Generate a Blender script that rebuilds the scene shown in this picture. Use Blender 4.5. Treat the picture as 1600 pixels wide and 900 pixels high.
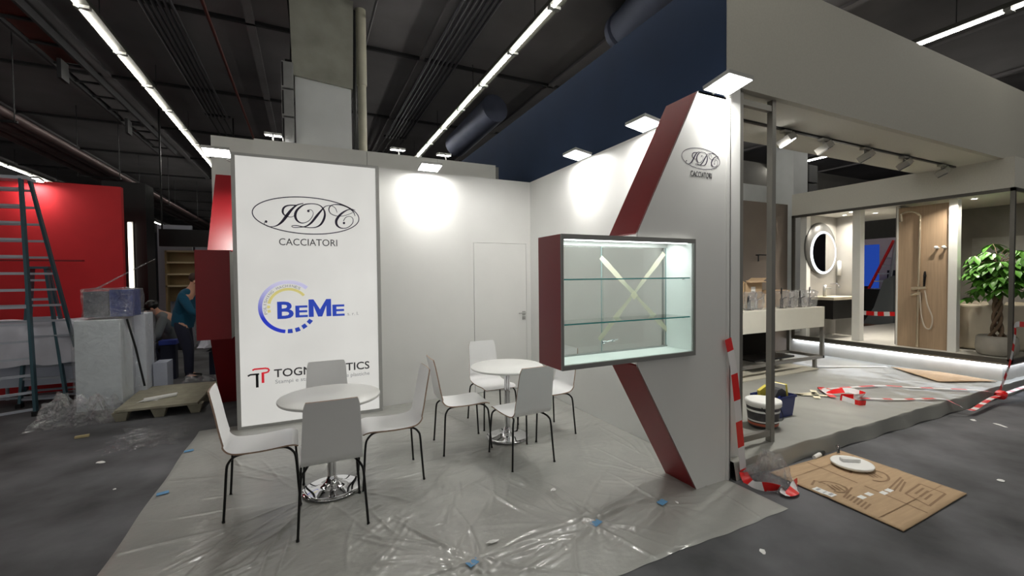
import bpy, bmesh, math, random
import numpy as np
from mathutils import Vector, Matrix, Euler
random.seed(7); rng = np.random.RandomState(5)
R = math.radians; PI = math.pi
S = bpy.context.scene; COL = S.collection
for o in list(bpy.data.objects): bpy.data.objects.remove(o)

# ---------------------------------------------------------------- camera
CAM_H = 1.65
cd = bpy.data.cameras.new('camera'); cam = bpy.data.objects.new('camera', cd); COL.objects.link(cam)
cd.sensor_fit = 'HORIZONTAL'; cd.sensor_width = 36.0; cd.lens = 36.0*672.7/1600; cd.clip_start = .05; cd.clip_end = 200
yaw, pitch, roll = .44575, -.02489, -.00988
cy_, sy_, cp_, sp_ = math.cos(yaw), math.sin(yaw), math.cos(pitch), math.sin(pitch)
f_ = Vector((sy_*cp_, cy_*cp_, sp_)); r_ = Vector((cy_, -sy_, 0)); u_ = r_.cross(f_)
rr = r_*math.cos(roll)+u_*math.sin(roll); uu = u_*math.cos(roll)-r_*math.sin(roll)
M3 = Matrix((rr, uu, -f_)).transposed()
cam.matrix_world = Matrix.Translation((0, 0, CAM_H)) @ M3.to_4x4()
S.camera = cam
# ---------------------------------------------------------------- world, exposure
w = bpy.data.worlds.new('hall_air'); S.world = w; w.use_nodes = True
w.node_tree.nodes['Background'].inputs[0].default_value = (1, .99, .95, 1)
w.node_tree.nodes['Background'].inputs[1].default_value = .24
S.view_settings.view_transform = 'Standard'; S.view_settings.look = 'None'
S.view_settings.gamma = 1; S.view_settings.use_curve_mapping = False
S.view_settings.exposure = 0.55
# light levels (watts / emission strengths)
P_FLOOD = 14.5; P_STRIP = 26.0; P_CASE = 2.4; P_BATH = 17.0; P_LED = 10.0; P_BOX = .31

# ---------------------------------------------------------------- materials
MATS = {}
def mat(name, col, rough=.5, metal=0, noise=0, nscale=8, bump=0, bscale=60, coat=0, emis=None, estr=0, alpha=None, spec=.5, trans=0, stretch=None):
    if name in MATS: return MATS[name]
    m = bpy.data.materials.new(name); m.use_nodes = True; nt = m.node_tree; N = nt.nodes; L = nt.links
    b = N['Principled BSDF']
    def lin(c): return tuple((x/12.92 if x <= .04045 else ((x+.055)/1.055)**2.4) for x in c)
    c = lin(col)
    b.inputs['Base Color'].default_value = (*c, 1); b.inputs['Roughness'].default_value = rough
    b.inputs['Metallic'].default_value = metal; b.inputs['Specular IOR Level'].default_value = spec
    if coat: b.inputs['Coat Weight'].default_value = coat; b.inputs['Coat Roughness'].default_value = .15
    if trans: b.inputs['Transmission Weight'].default_value = trans
    if alpha is not None: b.inputs['Alpha'].default_value = alpha
    if emis: b.inputs['Emission Color'].default_value = (*lin(emis), 1); b.inputs['Emission Strength'].default_value = estr
    tc = N.new('ShaderNodeTexCoord'); mp = N.new('ShaderNodeMapping'); L.new(tc.outputs['Object'], mp.inputs[0])
    if stretch: mp.inputs['Scale'].default_value = stretch
    nz = N.new('ShaderNodeTexNoise'); nz.inputs['Scale'].default_value = nscale; nz.inputs['Detail'].default_value = 5
    L.new(mp.outputs[0], nz.inputs['Vector'])
    k = noise if noise else .02
    mx = N.new('ShaderNodeMix'); mx.data_type = 'RGBA'
    mx.inputs[6].default_value = (*[max(0, x*(1-k)) for x in c], 1); mx.inputs[7].default_value = (*[min(1, x*(1+k)) for x in c], 1)
    cr = N.new('ShaderNodeMapRange'); cr.inputs[1].default_value = .3; cr.inputs[2].default_value = .7
    L.new(nz.outputs[0], cr.inputs[0]); L.new(cr.outputs[0], mx.inputs[0]); L.new(mx.outputs[2], b.inputs['Base Color'])
    if bump:
        n2 = N.new('ShaderNodeTexNoise'); n2.inputs['Scale'].default_value = bscale; n2.inputs['Detail'].default_value = 4
        L.new(mp.outputs[0], n2.inputs['Vector'])
        bp = N.new('ShaderNodeBump'); bp.inputs['Strength'].default_value = bump; bp.inputs['Distance'].default_value = .01
        L.new(n2.outputs[0], bp.inputs['Height']); L.new(bp.outputs[0], b.inputs['Normal'])
    MATS[name] = m; return m

def glass(name, tint=(.965, .985, .975), gl=.9, frost=0):
    m = bpy.data.materials.new(name); m.use_nodes = True; N = m.node_tree.nodes; L = m.node_tree.links
    N.remove(N['Principled BSDF']); out = N['Material Output']
    t = N.new('ShaderNodeBsdfTransparent'); t.inputs[0].default_value = (*tint, 1)
    g = N.new('ShaderNodeBsdfGlossy'); g.inputs['Roughness'].default_value = .02
    lw = N.new('ShaderNodeLayerWeight'); lw.inputs[0].default_value = .5
    pw = N.new('ShaderNodeMath'); pw.operation = 'POWER'; pw.inputs[1].default_value = 5; L.new(lw.outputs['Facing'], pw.inputs[0])
    ma = N.new('ShaderNodeMath'); ma.operation = 'MULTIPLY_ADD'; ma.inputs[1].default_value = .9; ma.inputs[2].default_value = .04; L.new(pw.outputs[0], ma.inputs[0])
    mx = N.new('ShaderNodeMixShader'); L.new(ma.outputs[0], mx.inputs[0]); L.new(t.outputs[0], mx.inputs[1]); L.new(g.outputs[0], mx.inputs[2])
    L.new(mx.outputs[0], out.inputs[0]); MATS[name] = m; return m

def film(name, base=(.92, .93, .95), amount=.35, rough=.12, bscale=14, milky=.12):
    """clear wrinkled plastic film: see-through with broken glossy creases and a little milkiness"""
    m = bpy.data.materials.new(name); m.use_nodes = True; N = m.node_tree.nodes; L = m.node_tree.links
    N.remove(N['Principled BSDF']); out = N['Material Output']
    tc = N.new('ShaderNodeTexCoord')
    nz = N.new('ShaderNodeTexNoise'); nz.inputs['Scale'].default_value = bscale; nz.inputs['Detail'].default_value = 6; nz.inputs['Distortion'].default_value = 1.5
    L.new(tc.outputs['Object'], nz.inputs['Vector'])
    bp = N.new('ShaderNodeBump'); bp.inputs['Strength'].default_value = 1; bp.inputs['Distance'].default_value = .06; L.new(nz.outputs[0], bp.inputs['Height'])
    t = N.new('ShaderNodeBsdfTransparent'); t.inputs[0].default_value = (.99, .99, 1, 1)
    d = N.new('ShaderNodeBsdfDiffuse'); d.inputs[0].default_value = (*base, 1)
    g = N.new('ShaderNodeBsdfGlossy'); g.inputs['Roughness'].default_value = rough; L.new(bp.outputs[0], g.inputs['Normal']); L.new(bp.outputs[0], d.inputs['Normal'])
    m1 = N.new('ShaderNodeMixShader'); m1.inputs[0].default_value = milky; L.new(t.outputs[0], m1.inputs[1]); L.new(d.outputs[0], m1.inputs[2])
    m2 = N.new('ShaderNodeMixShader'); fr = N.new('ShaderNodeMath'); fr.operation = 'MULTIPLY'; fr.inputs[1].default_value = amount*2
    L.new(nz.outputs[0], fr.inputs[0]); L.new(fr.outputs[0], m2.inputs[0]); L.new(m1.outputs[0], m2.inputs[1]); L.new(g.outputs[0], m2.inputs[2])
    L.new(m2.outputs[0], out.inputs[0]); MATS[name] = m; return m

def emit(name, col, s):
    m = bpy.data.materials.new(name); m.use_nodes = True; N = m.node_tree.nodes; L = m.node_tree.links
    N.remove(N['Principled BSDF']); e = N.new('ShaderNodeEmission'); e.inputs[0].default_value = (*col, 1); e.inputs[1].default_value = s
    L.new(e.outputs[0], N['Material Output'].inputs[0]); MATS[name] = m; return m

WHITE = mat('white_laminate', (.88, .88, .87), .35, noise=.015, nscale=3, bump=.03, bscale=90)
WHITE2 = mat('white_board', (.86, .86, .84), .5, noise=.03, nscale=4)
CHAIRW = mat('white_plywood_shell', (.90, .90, .90), .3, noise=.01)
CHAIRE = mat('plywood_edge', (.63, .53, .46), .6, noise=.15, nscale=40)
BLACKM = mat('black_steel', (.06, .06, .065), .3, .3)
CHROME = mat('chrome', (.86, .86, .87), .06, 1.0, bump=0)
ALU = mat('brushed_aluminium', (.68, .68, .67), .45, .45, noise=.06, nscale=30, stretch=(1, 1, 20))
GREYF = mat('grey_frame', (.55, .55, .54), .4, .25)
REDD = mat('deep_red_laminate', (.53, .075, .105), .38, noise=.03, nscale=5)
REDB = mat('red_fabric_wall', (.84, .14, .17), .6, noise=.03, nscale=5, bump=.05, bscale=200)
BLUEW = mat('dark_blue_wall_cloth', (.07, .165, .29), .85, noise=.10, nscale=1.5)
CONC = mat('rough_concrete', (.56, .56, .52), .85, noise=.18, nscale=3, bump=.3, bscale=15)
COLW = mat('painted_column', (.80, .81, .81), .6, noise=.06, nscale=2.2, bump=.08, bscale=8)
DARKC = mat('dark_ceiling_concrete', (.43, .42, .43), .9, noise=.25, nscale=.6, bump=.15, bscale=6)
DARKB = mat('black_cable_tray', (.13, .13, .14), .5, .2, noise=.2, nscale=5)
PIPEM = mat('dark_grey_pipe', (.36, .36, .38), .3, .6, noise=.15, nscale=4)
DUCTM = mat('grey_round_duct', (.27, .29, .36), .65, .1, noise=.2, nscale=3)
REDP = mat('red_sprinkler_pipe', (.36, .15, .12), .5, noise=.15)
PLATG = mat('platform_grey_cloth', (.60, .60, .575), .55, noise=.10, nscale=1.6, bump=.35, bscale=5, coat=.25)
BEAMW = mat('matt_white_fascia', (.80, .79, .75), .7, noise=.04, nscale=60)
BROWN = mat('brown_panel', (.44, .40, .365), .7, noise=.05, nscale=3)
OAK = mat('tan_board', (.64, .545, .44), .6, noise=.10, nscale=4, stretch=(1, 12, .6), bump=.1, bscale=60)
GREYW = mat('grey_stone_tile', (.58, .57, .55), .5, noise=.12, nscale=2.5)
STONE = mat('beige_stone', (.74, .70, .62), .5, noise=.06, nscale=5)
BLACK = mat('black_satin', (.05, .05, .055), .35)
DARK = mat('dark_hall_wall', (.20, .20, .225), .85, noise=.12, nscale=.6)
CARD = mat('corrugated_cardboard', (.73, .62, .49), .8, noise=.08, nscale=5, bump=.12, bscale=30, stretch=(1, 8, 1))
CARDD = mat('printed_line_on_cardboard', (.57, .46, .35), .8)
PAPER = mat('white_paper', (.93, .93, .92), .6)
TAPER = mat('red_barrier_tape', (.90, .12, .12), .35)
TAPEW = mat('white_barrier_tape', (.93, .92, .92), .35)
TAPEB = mat('blue_masking_tape', (.38, .60, .78), .6)
MASK = mat('cream_masking_tape', (.90, .87, .76), .6, noise=.04)
LADT = mat('teal_painted_rail', (.27, .39, .43), .35, .4)
LADA = mat('aluminium_rung', (.72, .74, .78), .35, .25)
INK = mat('dark_violet_ink', (.20, .17, .27), .5)
GREYINK = mat('grey_ink', (.28, .28, .29), .5)
GREYINK2 = mat('light_grey_ink', (.55, .55, .56), .5, emis=(.55, .55, .56), estr=.3)
BLUEINK = mat('strong_blue_ink', (.15, .24, .62), .5, emis=(.16, .27, .70), estr=.42)
REDINK = mat('red_ink', (.78, .12, .18), .5, emis=(.80, .14, .20), estr=.42)
YELINK = mat('olive_yellow_ink', (.80, .76, .48), .5, emis=(.82, .78, .50), estr=.42)
PBLUE = mat('blue_plastic', (.08, .15, .42), .3)
SKIN = mat('skin', (.80, .60, .50), .5)
TEAL = mat('teal_wool', (.06, .30, .40), .9)
GREYCL = mat('grey_cotton', (.42, .44, .45), .9)
NAVY = mat('navy_cloth', (.12, .13, .20), .9)
LEAF = mat('green_leaf', (.30, .50, .17), .4, noise=.35, nscale=12)
BARK = mat('brown_bark', (.38, .31, .24), .9, noise=.2, nscale=20)
WOODP = mat('pressed_wood', (.62, .60, .53), .85, noise=.14, nscale=9, bump=.3, bscale=50)
WRAPB = mat('wrapped_blue_carton', (.16, .24, .55), .5, noise=.3, nscale=6)
WRAPW = mat('white_carton_cabinet', (.90, .92, .95), .5, noise=.03)
CLOTHW = mat('white_dust_sheet', (.84, .84, .88), .8, noise=.05)
GL = glass('clear_glass'); GLS = glass('shelf_glass', (.93, .975, .96)); GLE = mat('green_glass_edge', (.28, .66, .66), .15, coat=.5)
MIRR = mat('mirror_silver', (.95, .95, .95), .01, 1.0)
FILM = film('clear_stretch_film', amount=.17, rough=.05, bscale=7, milky=.04); FILM2 = film('crumpled_clear_film', amount=.22, rough=.05, bscale=10, milky=.09)
FILMT = film('faucet_film', amount=.2, rough=.12, bscale=30, milky=.12)
LEDW = emit('led_white', (1, .98, .95), 14)
TUBE = emit('neon_tube', (1, .97, .88), P_STRIP)
LEDC = emit('cool_led_strip', (.82, .88, 1), P_LED)
LEDM = emit('mirror_ring_led', (.93, .96, 1), 2.2)
DOWN = emit('downlight_lens', (1, .95, .85), 9)
BLUEL = emit('blue_lit_panel', (.03, .10, .60), .35)

# hall floor: dark needle felt carpet with scuffs
def floor_mat():
    m = mat('charcoal_carpet', (.365, .365, .375), .8, noise=.50, nscale=1.7, bump=.25, bscale=12, spec=.35); return m
CARPET = floor_mat()
def sheet_mat():
    m = mat('grey_carpet_under_film', (.625, .625, .605), .4, noise=.10, nscale=1.4, bump=.8, bscale=9, coat=.45, stretch=(1, 1.7, 1)); return m
SHEET = sheet_mat()

# ---------------------------------------------------------------- mesh helpers
class MB:
    def __init__(s): s.v = []; s.f = []; s.mi = []; s.sm = []; s.m = 0; s.s = False
    def add(s, vs, fs, smooth=None):
        k = len(s.v); s.v += [tuple(p) for p in vs]
        for f in fs: s.f.append([i+k for i in f]); s.mi.append(s.m); s.sm.append(s.s if smooth is None else smooth)
        return s
    def box(s, x0, y0, z0, x1, y1, z1):
        v = [(x, y, z) for x in (x0, x1) for y in (y0, y1) for z in (z0, z1)]
        return s.add(v, [(0, 1, 3, 2), (4, 6, 7, 5), (0, 4, 5, 1), (2, 3, 7, 6), (0, 2, 6, 4), (1, 5, 7, 3)], False)
    def bbox(s, x0, y0, z0, x1, y1, z1, b=.004):
        bm = bmesh.new(); bmesh.ops.create_cube(bm, size=1)
        for q in bm.verts: q.co = Vector(((x0+x1)/2+q.co.x*(x1-x0), (y0+y1)/2+q.co.y*(y1-y0), (z0+z1)/2+q.co.z*(z1-z0)))
        bmesh.ops.bevel(bm, geom=bm.edges[:], offset=b, segments=2, profile=.5, affect='EDGES')
        return s.bm(bm)
    def bm(s, bm, smooth=False):
        bm.verts.index_update(); s.add([q.co[:] for q in bm.verts], [[q.index for q in f.verts] for f in bm.faces], smooth); bm.free(); return s
    def obox(s, c, size, ax=None, rot=(0, 0, 0)):
        m = Euler(rot).to_matrix(); v = []
        for x in (-.5, .5):
            for y in (-.5, .5):
                for z in (-.5, .5): v.append(Vector(c)+m@Vector((x*size[0], y*size[1], z*size[2])))
        return s.add(v, [(0, 1, 3, 2), (4, 6, 7, 5), (0, 4, 5, 1), (2, 3, 7, 6), (0, 2, 6, 4), (1, 5, 7, 3)], False)
    def beam(s, a, b, w, h, up=(0, 0, 1)):
        a = Vector(a); b = Vector(b); d = (b-a).normalized(); up = Vector(up)
        if abs(d.dot(up)) > .99: up = Vector((0, 1, 0))
        x = d.cross(up).normalized(); y = x.cross(d)
        v = [p+x*(sx*w/2)+y*(sy*h/2) for p in (a, b) for sx, sy in ((-1, -1), (1, -1), (1, 1), (-1, 1))]
        return s.add(v, [(3, 2, 1, 0), (4, 5, 6, 7), (0, 1, 5, 4), (1, 2, 6, 5), (2, 3, 7, 6), (3, 0, 4, 7)], False)
    def tube(s, pts, r, n=10, cap=True, taper=None):
        pts = [Vector(p) for p in pts]; rings = []; prev = None
        for i, p in enumerate(pts):
            d = (pts[min(i+1, len(pts)-1)]-pts[max(i-1, 0)]).normalized()
            if prev is None:
                up = Vector((0, 0, 1)) if abs(d.z) < .9 else Vector((1, 0, 0)); x = d.cross(up).normalized()
            else: x = (prev-d*prev.dot(d)).normalized()
            prev = x; y = d.cross(x); q = r[i] if isinstance(r, (list, tuple)) else r
            rings.append([p+(x*math.cos(2*PI*k/n)+y*math.sin(2*PI*k/n))*q for k in range(n)])
        v = [q for g in rings for q in g]; f = []
        for i in range(len(pts)-1):
            for k in range(n): a = i*n+k; b = i*n+(k+1) % n; f.append((a, b, b+n, a+n))
        s.add(v, f, True)
        if cap:
            s.add(rings[0], [list(range(n))[::-1]], False); s.add(rings[-1], [list(range(n))], False)
        return s
    def lathe(s, prof, c=(0, 0, 0), n=40, axis='z'):
        v = []; f = []
        for (r, z) in prof:
            for k in range(n):
                a = 2*PI*k/n; p = (r*math.cos(a), r*math.sin(a), z)
                if axis == 'y': p = (p[0], -p[2], p[1])
                if axis == 'x': p = (p[2], p[0], p[1])
                v.append((c[0]+p[0], c[1]+p[1], c[2]+p[2]))
        for i in range(len(prof)-1):
            for k in range(n): a = i*n+k; b = i*n+(k+1) % n; f.append((a, b, b+n, a+n))
        return s.add(v, f, True)
    def prism(s, poly, a, b, axis='z'):
        def P(p, t):
            return {'z': (p[0], p[1], t), 'y': (p[0], t, p[1]), 'x': (t, p[0], p[1])}[axis]
        n = len(poly); v = [P(p, a) for p in poly]+[P(p, b) for p in poly]
        f = [list(range(n))[::-1], list(range(n, 2*n))]+[(i, (i+1) % n, (i+1) % n+n, i+n) for i in range(n)]
        return s.add(v, f, False)
    def grid(s, fn, nu, nv, smooth=True):
        v = [fn(i/nu, j/nv) for j in range(nv+1) for i in range(nu+1)]; w = nu+1
        return s.add(v, [(j*w+i, j*w+i+1, (j+1)*w+i+1, (j+1)*w+i) for j in range(nv) for i in range(nu)], smooth)
    def build(s, name, mats, parent=None, loc=None, fixn=True, keep=False):
        if not isinstance(mats, (list, tuple)): mats = [mats]
        V = [Vector(p) for p in s.v]
        if parent is not None:
            mw = wm(parent).inverted(); V = [mw@p for p in V]; org = Vector((0, 0, 0))
        elif keep: org = Vector((0, 0, 0))
        else:
            if loc is None:
                a = np.array([p[:] for p in V]); lo = a.min(0); hi = a.max(0); loc = ((lo[0]+hi[0])/2, (lo[1]+hi[1])/2, lo[2])
            org = Vector(loc); V = [p-org for p in V]
        me = bpy.data.meshes.new(name); me.from_pydata([p[:] for p in V], [], s.f)
        for m in mats: me.materials.append(m)
        me.polygons.foreach_set('material_index', s.mi); me.polygons.foreach_set('use_smooth', s.sm)
        if fixn:
            bm = bmesh.new(); bm.from_mesh(me); bmesh.ops.recalc_face_normals(bm, faces=bm.faces); bm.to_mesh(me); bm.free()
        me.update()
        o = bpy.data.objects.new(name, me); COL.objects.link(o); o.location = org
        if parent is not None: o.parent = parent
        return o
def wm(o):
    m = Matrix.Translation(o.location)@o.rotation_euler.to_matrix().to_4x4()
    return wm(o.parent)@m if o.parent else m
def thing(name, label, cat, loc=(0, 0, 0), rz=0, group=None):
    o = bpy.data.objects.new(name, None); COL.objects.link(o); o.location = loc; o.rotation_euler = (0, 0, rz)
    o.empty_display_size = .1; return tag(o, label, cat, group)
def tag(o, label=None, cat=None, group=None, kind=None):
    if label: o['label'] = label
    if cat: o['category'] = cat
    if group: o['group'] = group
    if kind: o['kind'] = kind
    return o
def struct(name, mb, m, label=None, parent=None):
    o = mb.build(name, m, parent)
    if parent is None:
        o['kind'] = 'structure'; o['label'] = label or name; 
    return o
def dup(root, loc, rz, label, group=None):
    r = root.copy(); COL.objects.link(r); r.location = loc; r.rotation_euler = (0, 0, rz); r['label'] = label
    if group: r['group'] = group
    def rec(src, dst):
        for ch in list(src.children):
            c = ch.copy(); COL.objects.link(c); c.parent = dst; rec(ch, c)
    rec(root, r); return r
def text_mesh(name, s, m, parent, origin, width, height=None, bold=0, xdir=(1, 0, 0), zdir=(0, 0, 1), extr=.0008, align_right=False):
    """flat lettering: left-bottom at origin, scaled to the given width (and cap height)"""
    c = bpy.data.curves.new(name, 'FONT'); c.body = s; c.size = 1; c.offset = bold; c.resolution_u = 3; c.extrude = .004
    t = bpy.data.objects.new(name, c); COL.objects.link(t)
    dg = bpy.context.evaluated_depsgraph_get(); me = bpy.data.meshes.new_from_object(t.evaluated_get(dg))
    bpy.data.objects.remove(t)
    a = np.array([v.co[:] for v in me.vertices]); lo = a.min(0); hi = a.max(0)
    kx = width/(hi[0]-lo[0]); kz = (height/(.729) if height else kx)
    X = Vector(xdir); Z = Vector(zdir); Nn = X.cross(Z); mw = wm(parent).inverted() if parent else Matrix()
    for v in me.vertices:
        p = Vector(origin)+X*((v.co.x-lo[0])*kx)+Z*(v.co.y*kz)+Nn*(v.co.z*extr/.004)
        v.co = mw@p
    me.materials.append(m)
    o = bpy.data.objects.new(name, me); COL.objects.link(o)
    if parent: o.parent = parent
    return o
def catmull(pts, k=6):
    P = [np.array(p, float) for p in pts]; P = [2*P[0]-P[1]]+P+[2*P[-1]-P[-2]]; out = []
    for i in range(1, len(P)-2):
        for j in range(k):
            t = j/k; a, b, c, d = P[i-1], P[i], P[i+1], P[i+2]
            out.append(.5*((2*b)+(-a+c)*t+(2*a-5*b+4*c-d)*t*t+(-a+3*b-3*c+d)*t**3))
    out.append(P[-2]); return out
def sweep(rec, k=6):
    p = catmull(rec, k); return [Vector(q) for q in p]

# ================================================================ STRUCTURE
HALL_Z = 5.6
mb = MB(); mb.box(-22, -10, -.1, 30, 45, 0); o = struct('floor', mb, CARPET, 'charcoal felt carpet of the exhibition hall')
mb = MB(); mb.box(-22, -10, HALL_Z, 30, 45, HALL_Z+.2); ceil_o = struct('ceiling', mb, DARKC, 'dark concrete slab ceiling of the hall')
for k, X in enumerate(np.arange(-9.6, 19, 2.65)):      # long ribs between slabs
    m = MB(); m.box(X+.9, -8, HALL_Z-.05, X+1.02, 40, HALL_Z); m.build('slab_rib', DARKC, ceil_o)
for k, Y in enumerate(np.arange(1.5, 34, 3.1)):
    m = MB(); m.box(-20, Y, HALL_Z-.05, 28, Y+.06, HALL_Z); m.build('slab_joint', DARKB, ceil_o)
for nm, a in dict(wall_far=(-22, 45, 0, 30, 45.2, 5.6), wall_left=(-22.2, -10, 0, -22, 45, 5.6), wall_outer_right=(30, -10, 0, 30.2, 45, 5.6)).items():
    m = MB(); m.box(*a); struct(nm, m, DARK, 'dark outer wall of the hall')

# stand walls -----------------------------------------------------
BY = 5.70; BX = 3.035; WZ = 3.06
m = MB()                                                    # back wall with door opening
D0, D1, DZ = 2.128, 2.962, 2.145
m.box(.83, BY, 0, D0, BY+.06, WZ); m.box(D0, BY, DZ, D1, BY+.06, WZ); m.box(D1, BY, 0, BX+.06, BY+.06, WZ)
wb = struct('wall_back', m, WHITE, 'white back wall of the stand')
m = MB(); m.box(.83, BY-.012, 0, .86, BY, WZ); m.build('corner_profile', ALU, wb)
m = MB(); m.bbox(D0+.005, BY-.004, .012, D1-.005, BY+.045, DZ-.005, .003); dr = struct('door_1', m, WHITE, 'white flush door in the back wall')
HX = 2.885
m = MB(); m.bbox(HX-.028+.03, BY-.016, 1.085, HX+.052, BY-.004, 1.145, .002); esc = m.build('lock_plate', ALU, dr)
m = MB(); m.lathe([(.011, 0), (.011, .02), (0, .02)], (HX+.028, BY-.016, 1.045), 14, 'y'); m.bbox(HX-.002+.004, BY-.016, 1.02, HX+.052, BY-.004, 1.07, .002); m.build('keyhole_plate', ALU, dr)
m = MB(); m.tube([(HX+.028, BY-.012, 1.12), (HX+.028, BY-.06, 1.12)], .009); m.tube([(HX+.03, BY-.055, 1.12), (HX-.075, BY-.055, 1.12)], .0095); m.build('door_handle', ALU, dr)
m = MB(); m.box(D0-.001, BY+.055, 0, D1+.001, BY+.06, DZ); m.build('door_seal', GREYF, dr)
m = MB(); m.box(BX, 2.36, 0, BX+.035, BY+.06, WZ); struct('wall_right', m, WHITE, 'white right wall of the stand')

# storage core behind the back wall: three panels
wst = MB(); wst.box(-.55, 6.26, 0, 2.70, 6.58, 3.36); wst.box(-1.20, 7.5, 0, -.4, 7.56, 3.74); ws = struct('wall_storage', wst, WHITE2, 'taller white storage cabin wall behind the stand')
for a, b in ((-.55, .78), (.786, 1.77), (1.776, 2.70)):
    m = MB(); m.box(a, 6.2, 2.0, b, 6.25, 3.395); m.build('panel', WHITE2, ws)
m = MB(); m.box(2.706, 6.2, 2.0, 2.75, 6.3, 3.37); m.build('end_post', GREYF, ws)
# left return wall carrying the red show case on the other side
m = MB(); m.box(-.72, 6.9, 0, -.70, 7.4, 3.0); struct('wall_left_return', m, WHITE, 'white left side wall behind the light box')

# neighbouring stand ---------------------------------------------
PZ = .15
def plat():
    m = MB(); nx, ny = 150, 90
    X0, X1, Y0, Y1 = 3.07, 14, 2.33, 9.5
    ph = rng.rand(12)*6
    def hz(x, y):
        z = PZ+.004*math.sin(x*3.1+ph[0])*math.sin(y*4+ph[1])
        for k in range(5): z += .0022*math.sin(x*(6+5*k)+y*(4+3*k)*((-1)**k)+ph[k])*math.exp(-((y-2.7)**2)*.8)
        return z
    def fn(u, v):
        x = X0+(X1-X0)*u**1.3; y = Y0+(Y1-Y0)*max(0, (v-.08)/.92)**1.4
        if v < .08:
            t = v/.08; z = hz(x, Y0)*min(1, t*1.15); yy = Y0-.02*(1-t)-.015*math.sin(x*9)*(1-t)
            return (x, yy, max(.003, z))
        return (x, y, hz(x, y))
    m.grid(fn, nx, ny); return m
plo = plat().build('platform', PLATG); tag(plo, 'low raised platform of the neighbouring stand wrapped in grey film', kind='structure')
FB = 3.18; FT = 4.18; FX = 3.075
m = MB(); m.box(FX, 2.40, FB, 13, 2.46, FT); fa = struct('trim_1', m, mat('dimmed_white_fascia', (.72, .71, .67), .7, noise=.04, nscale=60), 'tall white fascia over the neighbouring stand')  # same white as the header beam, its dimmer lighting mixed into the colour
m = MB(); m.box(FX, 2.461, FB, 8.6, 3.33, FB+.06); struct('trim_2', m, BEAMW, 'white soffit beam behind the fascia carrying the track')
m = MB(); m.box(FX+.02, 3.27, FB+.06, 8.6, 3.33, FT-.1); struct('trim_3', m, BEAMW, 'inner face of the fascia beam')
m = MB(); m.box(FX-.005, 2.405, 3.04, FX, 11, FT-.02); struct('wall_side_blue', m, BLUEW, 'dark blue upper side wall of the neighbouring stand')
m = MB(); m.box(3.075, 2.40, .12, 3.235, 2.47, FB); m.box(3.075, 2.47, .12, 3.13, 9, FB-.05); struct('wall_neighbour_end', m, WHITE, 'white end wall of the neighbouring stand')
m = MB(); m.box(3.04, 2.36, 0, 3.072, 2.40, FB); struct('trim_4', m, WHITE2, 'narrow joint strip between the two stands')
# brown wall at the back and white wall above it
m = MB(); m.box(3.3, 5.32, .1, 8.56, 5.40, 3.02); bwl = struct('wall_brown', m, BROWN, 'brown back wall of the neighbouring stand')
m = MB(); m.tube([(7.62, 5.32, 2.02), (7.62, 5.24, 2.02), (8.0, 5.24, 2.02)], .012, 8); m.tube([(7.62, 5.27, 2.02), (7.62, 5.27, 1.9)], .012, 8)
m.build('wall_mixer', BLACKM, bwl)
m = MB(); m.box(3.3, 7.6, 2.2, 11.4, 7.7, 4.05); struct('wall_rear_upper', m, COLW, 'pale wall further behind the brown wall')
m = MB(); m.box(9.2, 9.0, 0, 24, 9.1, 5.2); struct('wall_rear_dark', m, mat('dim_grey_wall', (.42, .41, .39), .8, noise=.05), 'dim grey wall far behind the bathroom display')

# bathroom display box -------------------------------------------
DX = 8.5; DY0 = 2.30; DY1 = 5.2; DF = .45; DC = 2.78; HT = 3.19
m = MB(); m.box(DX, DY0, DC, DX+.08, DY1, HT); m.box(DX+.08, DY0, DC, 13, DY0+.08, HT); struct('trim_5', m, BEAMW, 'white header beam of the bathroom display')
m = MB(); m.box(DX+.08, DY0+.08, DC+.0, 10.9, DY1, DC+.06); struct('ceiling_display', m, BEAMW, 'ceiling of the bathroom display')
m = MB(); m.box(DX+.02, DY0+.02, DF-.06, 13, DY1+.2, DF); m.box(DX+.11, DY0+.11, PZ-.03, 13, DY1+.1, DF-.06)
struct('floor_display', m, mat('pale_display_floor', (.72, .71, .68), .5, noise=.05), 'raised pale floor of the bathroom display')
m = MB()
m.box(DX-.01, DY0-.01, DF-.03, DX+.02, DY1, DF+.03); m.box(DX-.01, DY0-.01, DF-.03, 13, DY0+.02, DF+.03)
m.box(DX-.01, DY0-.01, DC-.045, DX+.02, DY1, DC); m.box(DX-.01, DY0-.01, DC-.045, 13, DY0+.02, DC)
m.box(DX-.01, DY0-.01, DF, DX+.035, DY0+.035, DC); m.box(DX-.01, DY1-.05, DF, DX+.03, DY1, DC)
struct('trim_6', m, mat('dark_bronze_frame', (.34, .33, .31), .4, .6), 'dark metal frame of the bathroom display')
m = MB(); m.box(DX+.06, DY0+.05, DF-.075, DX+.10, DY1, DF-.062); m.box(DX+.06, DY0+.06, DF-.075, 12.5, DY0+.10, DF-.062); 
ls = m.build('led_strip', LEDC); tag(ls, 'cool white led strip under the edge of the bathroom display', 'light')
m = MB(); m.box(8.62, 5.0, DF, 9.66, 5.08, DC); mw_ = struct('wall_mirror', m, GREYW, 'grey tiled wall behind the round mirror')
m = MB(); m.box(DX+.1, 4.985, DF, DX+.22, 5.1, DC); struct('trim_7', m, WHITE2, 'white post at the far end of the bathroom display')
m = MB(); m.box(8.88, 4.24, DF, 9.02, 4.36, DC); struct('trim_8', m, WHITE2, 'white post left of the open doorway in the display')
m = MB(); m.box(9.6, 4.70, DF, 9.66, 5.0, DC); struct('wall_mirror_return', m, GREYW, 'grey return wall right of the round mirror')
m = MB(); m.box(8.9, 3.06, DF, 8.95, 3.70, 2.73); shp = m.build('shower_panel', OAK); tag(shp, kind='structure', label='tall tan board behind the shower column')
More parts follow.
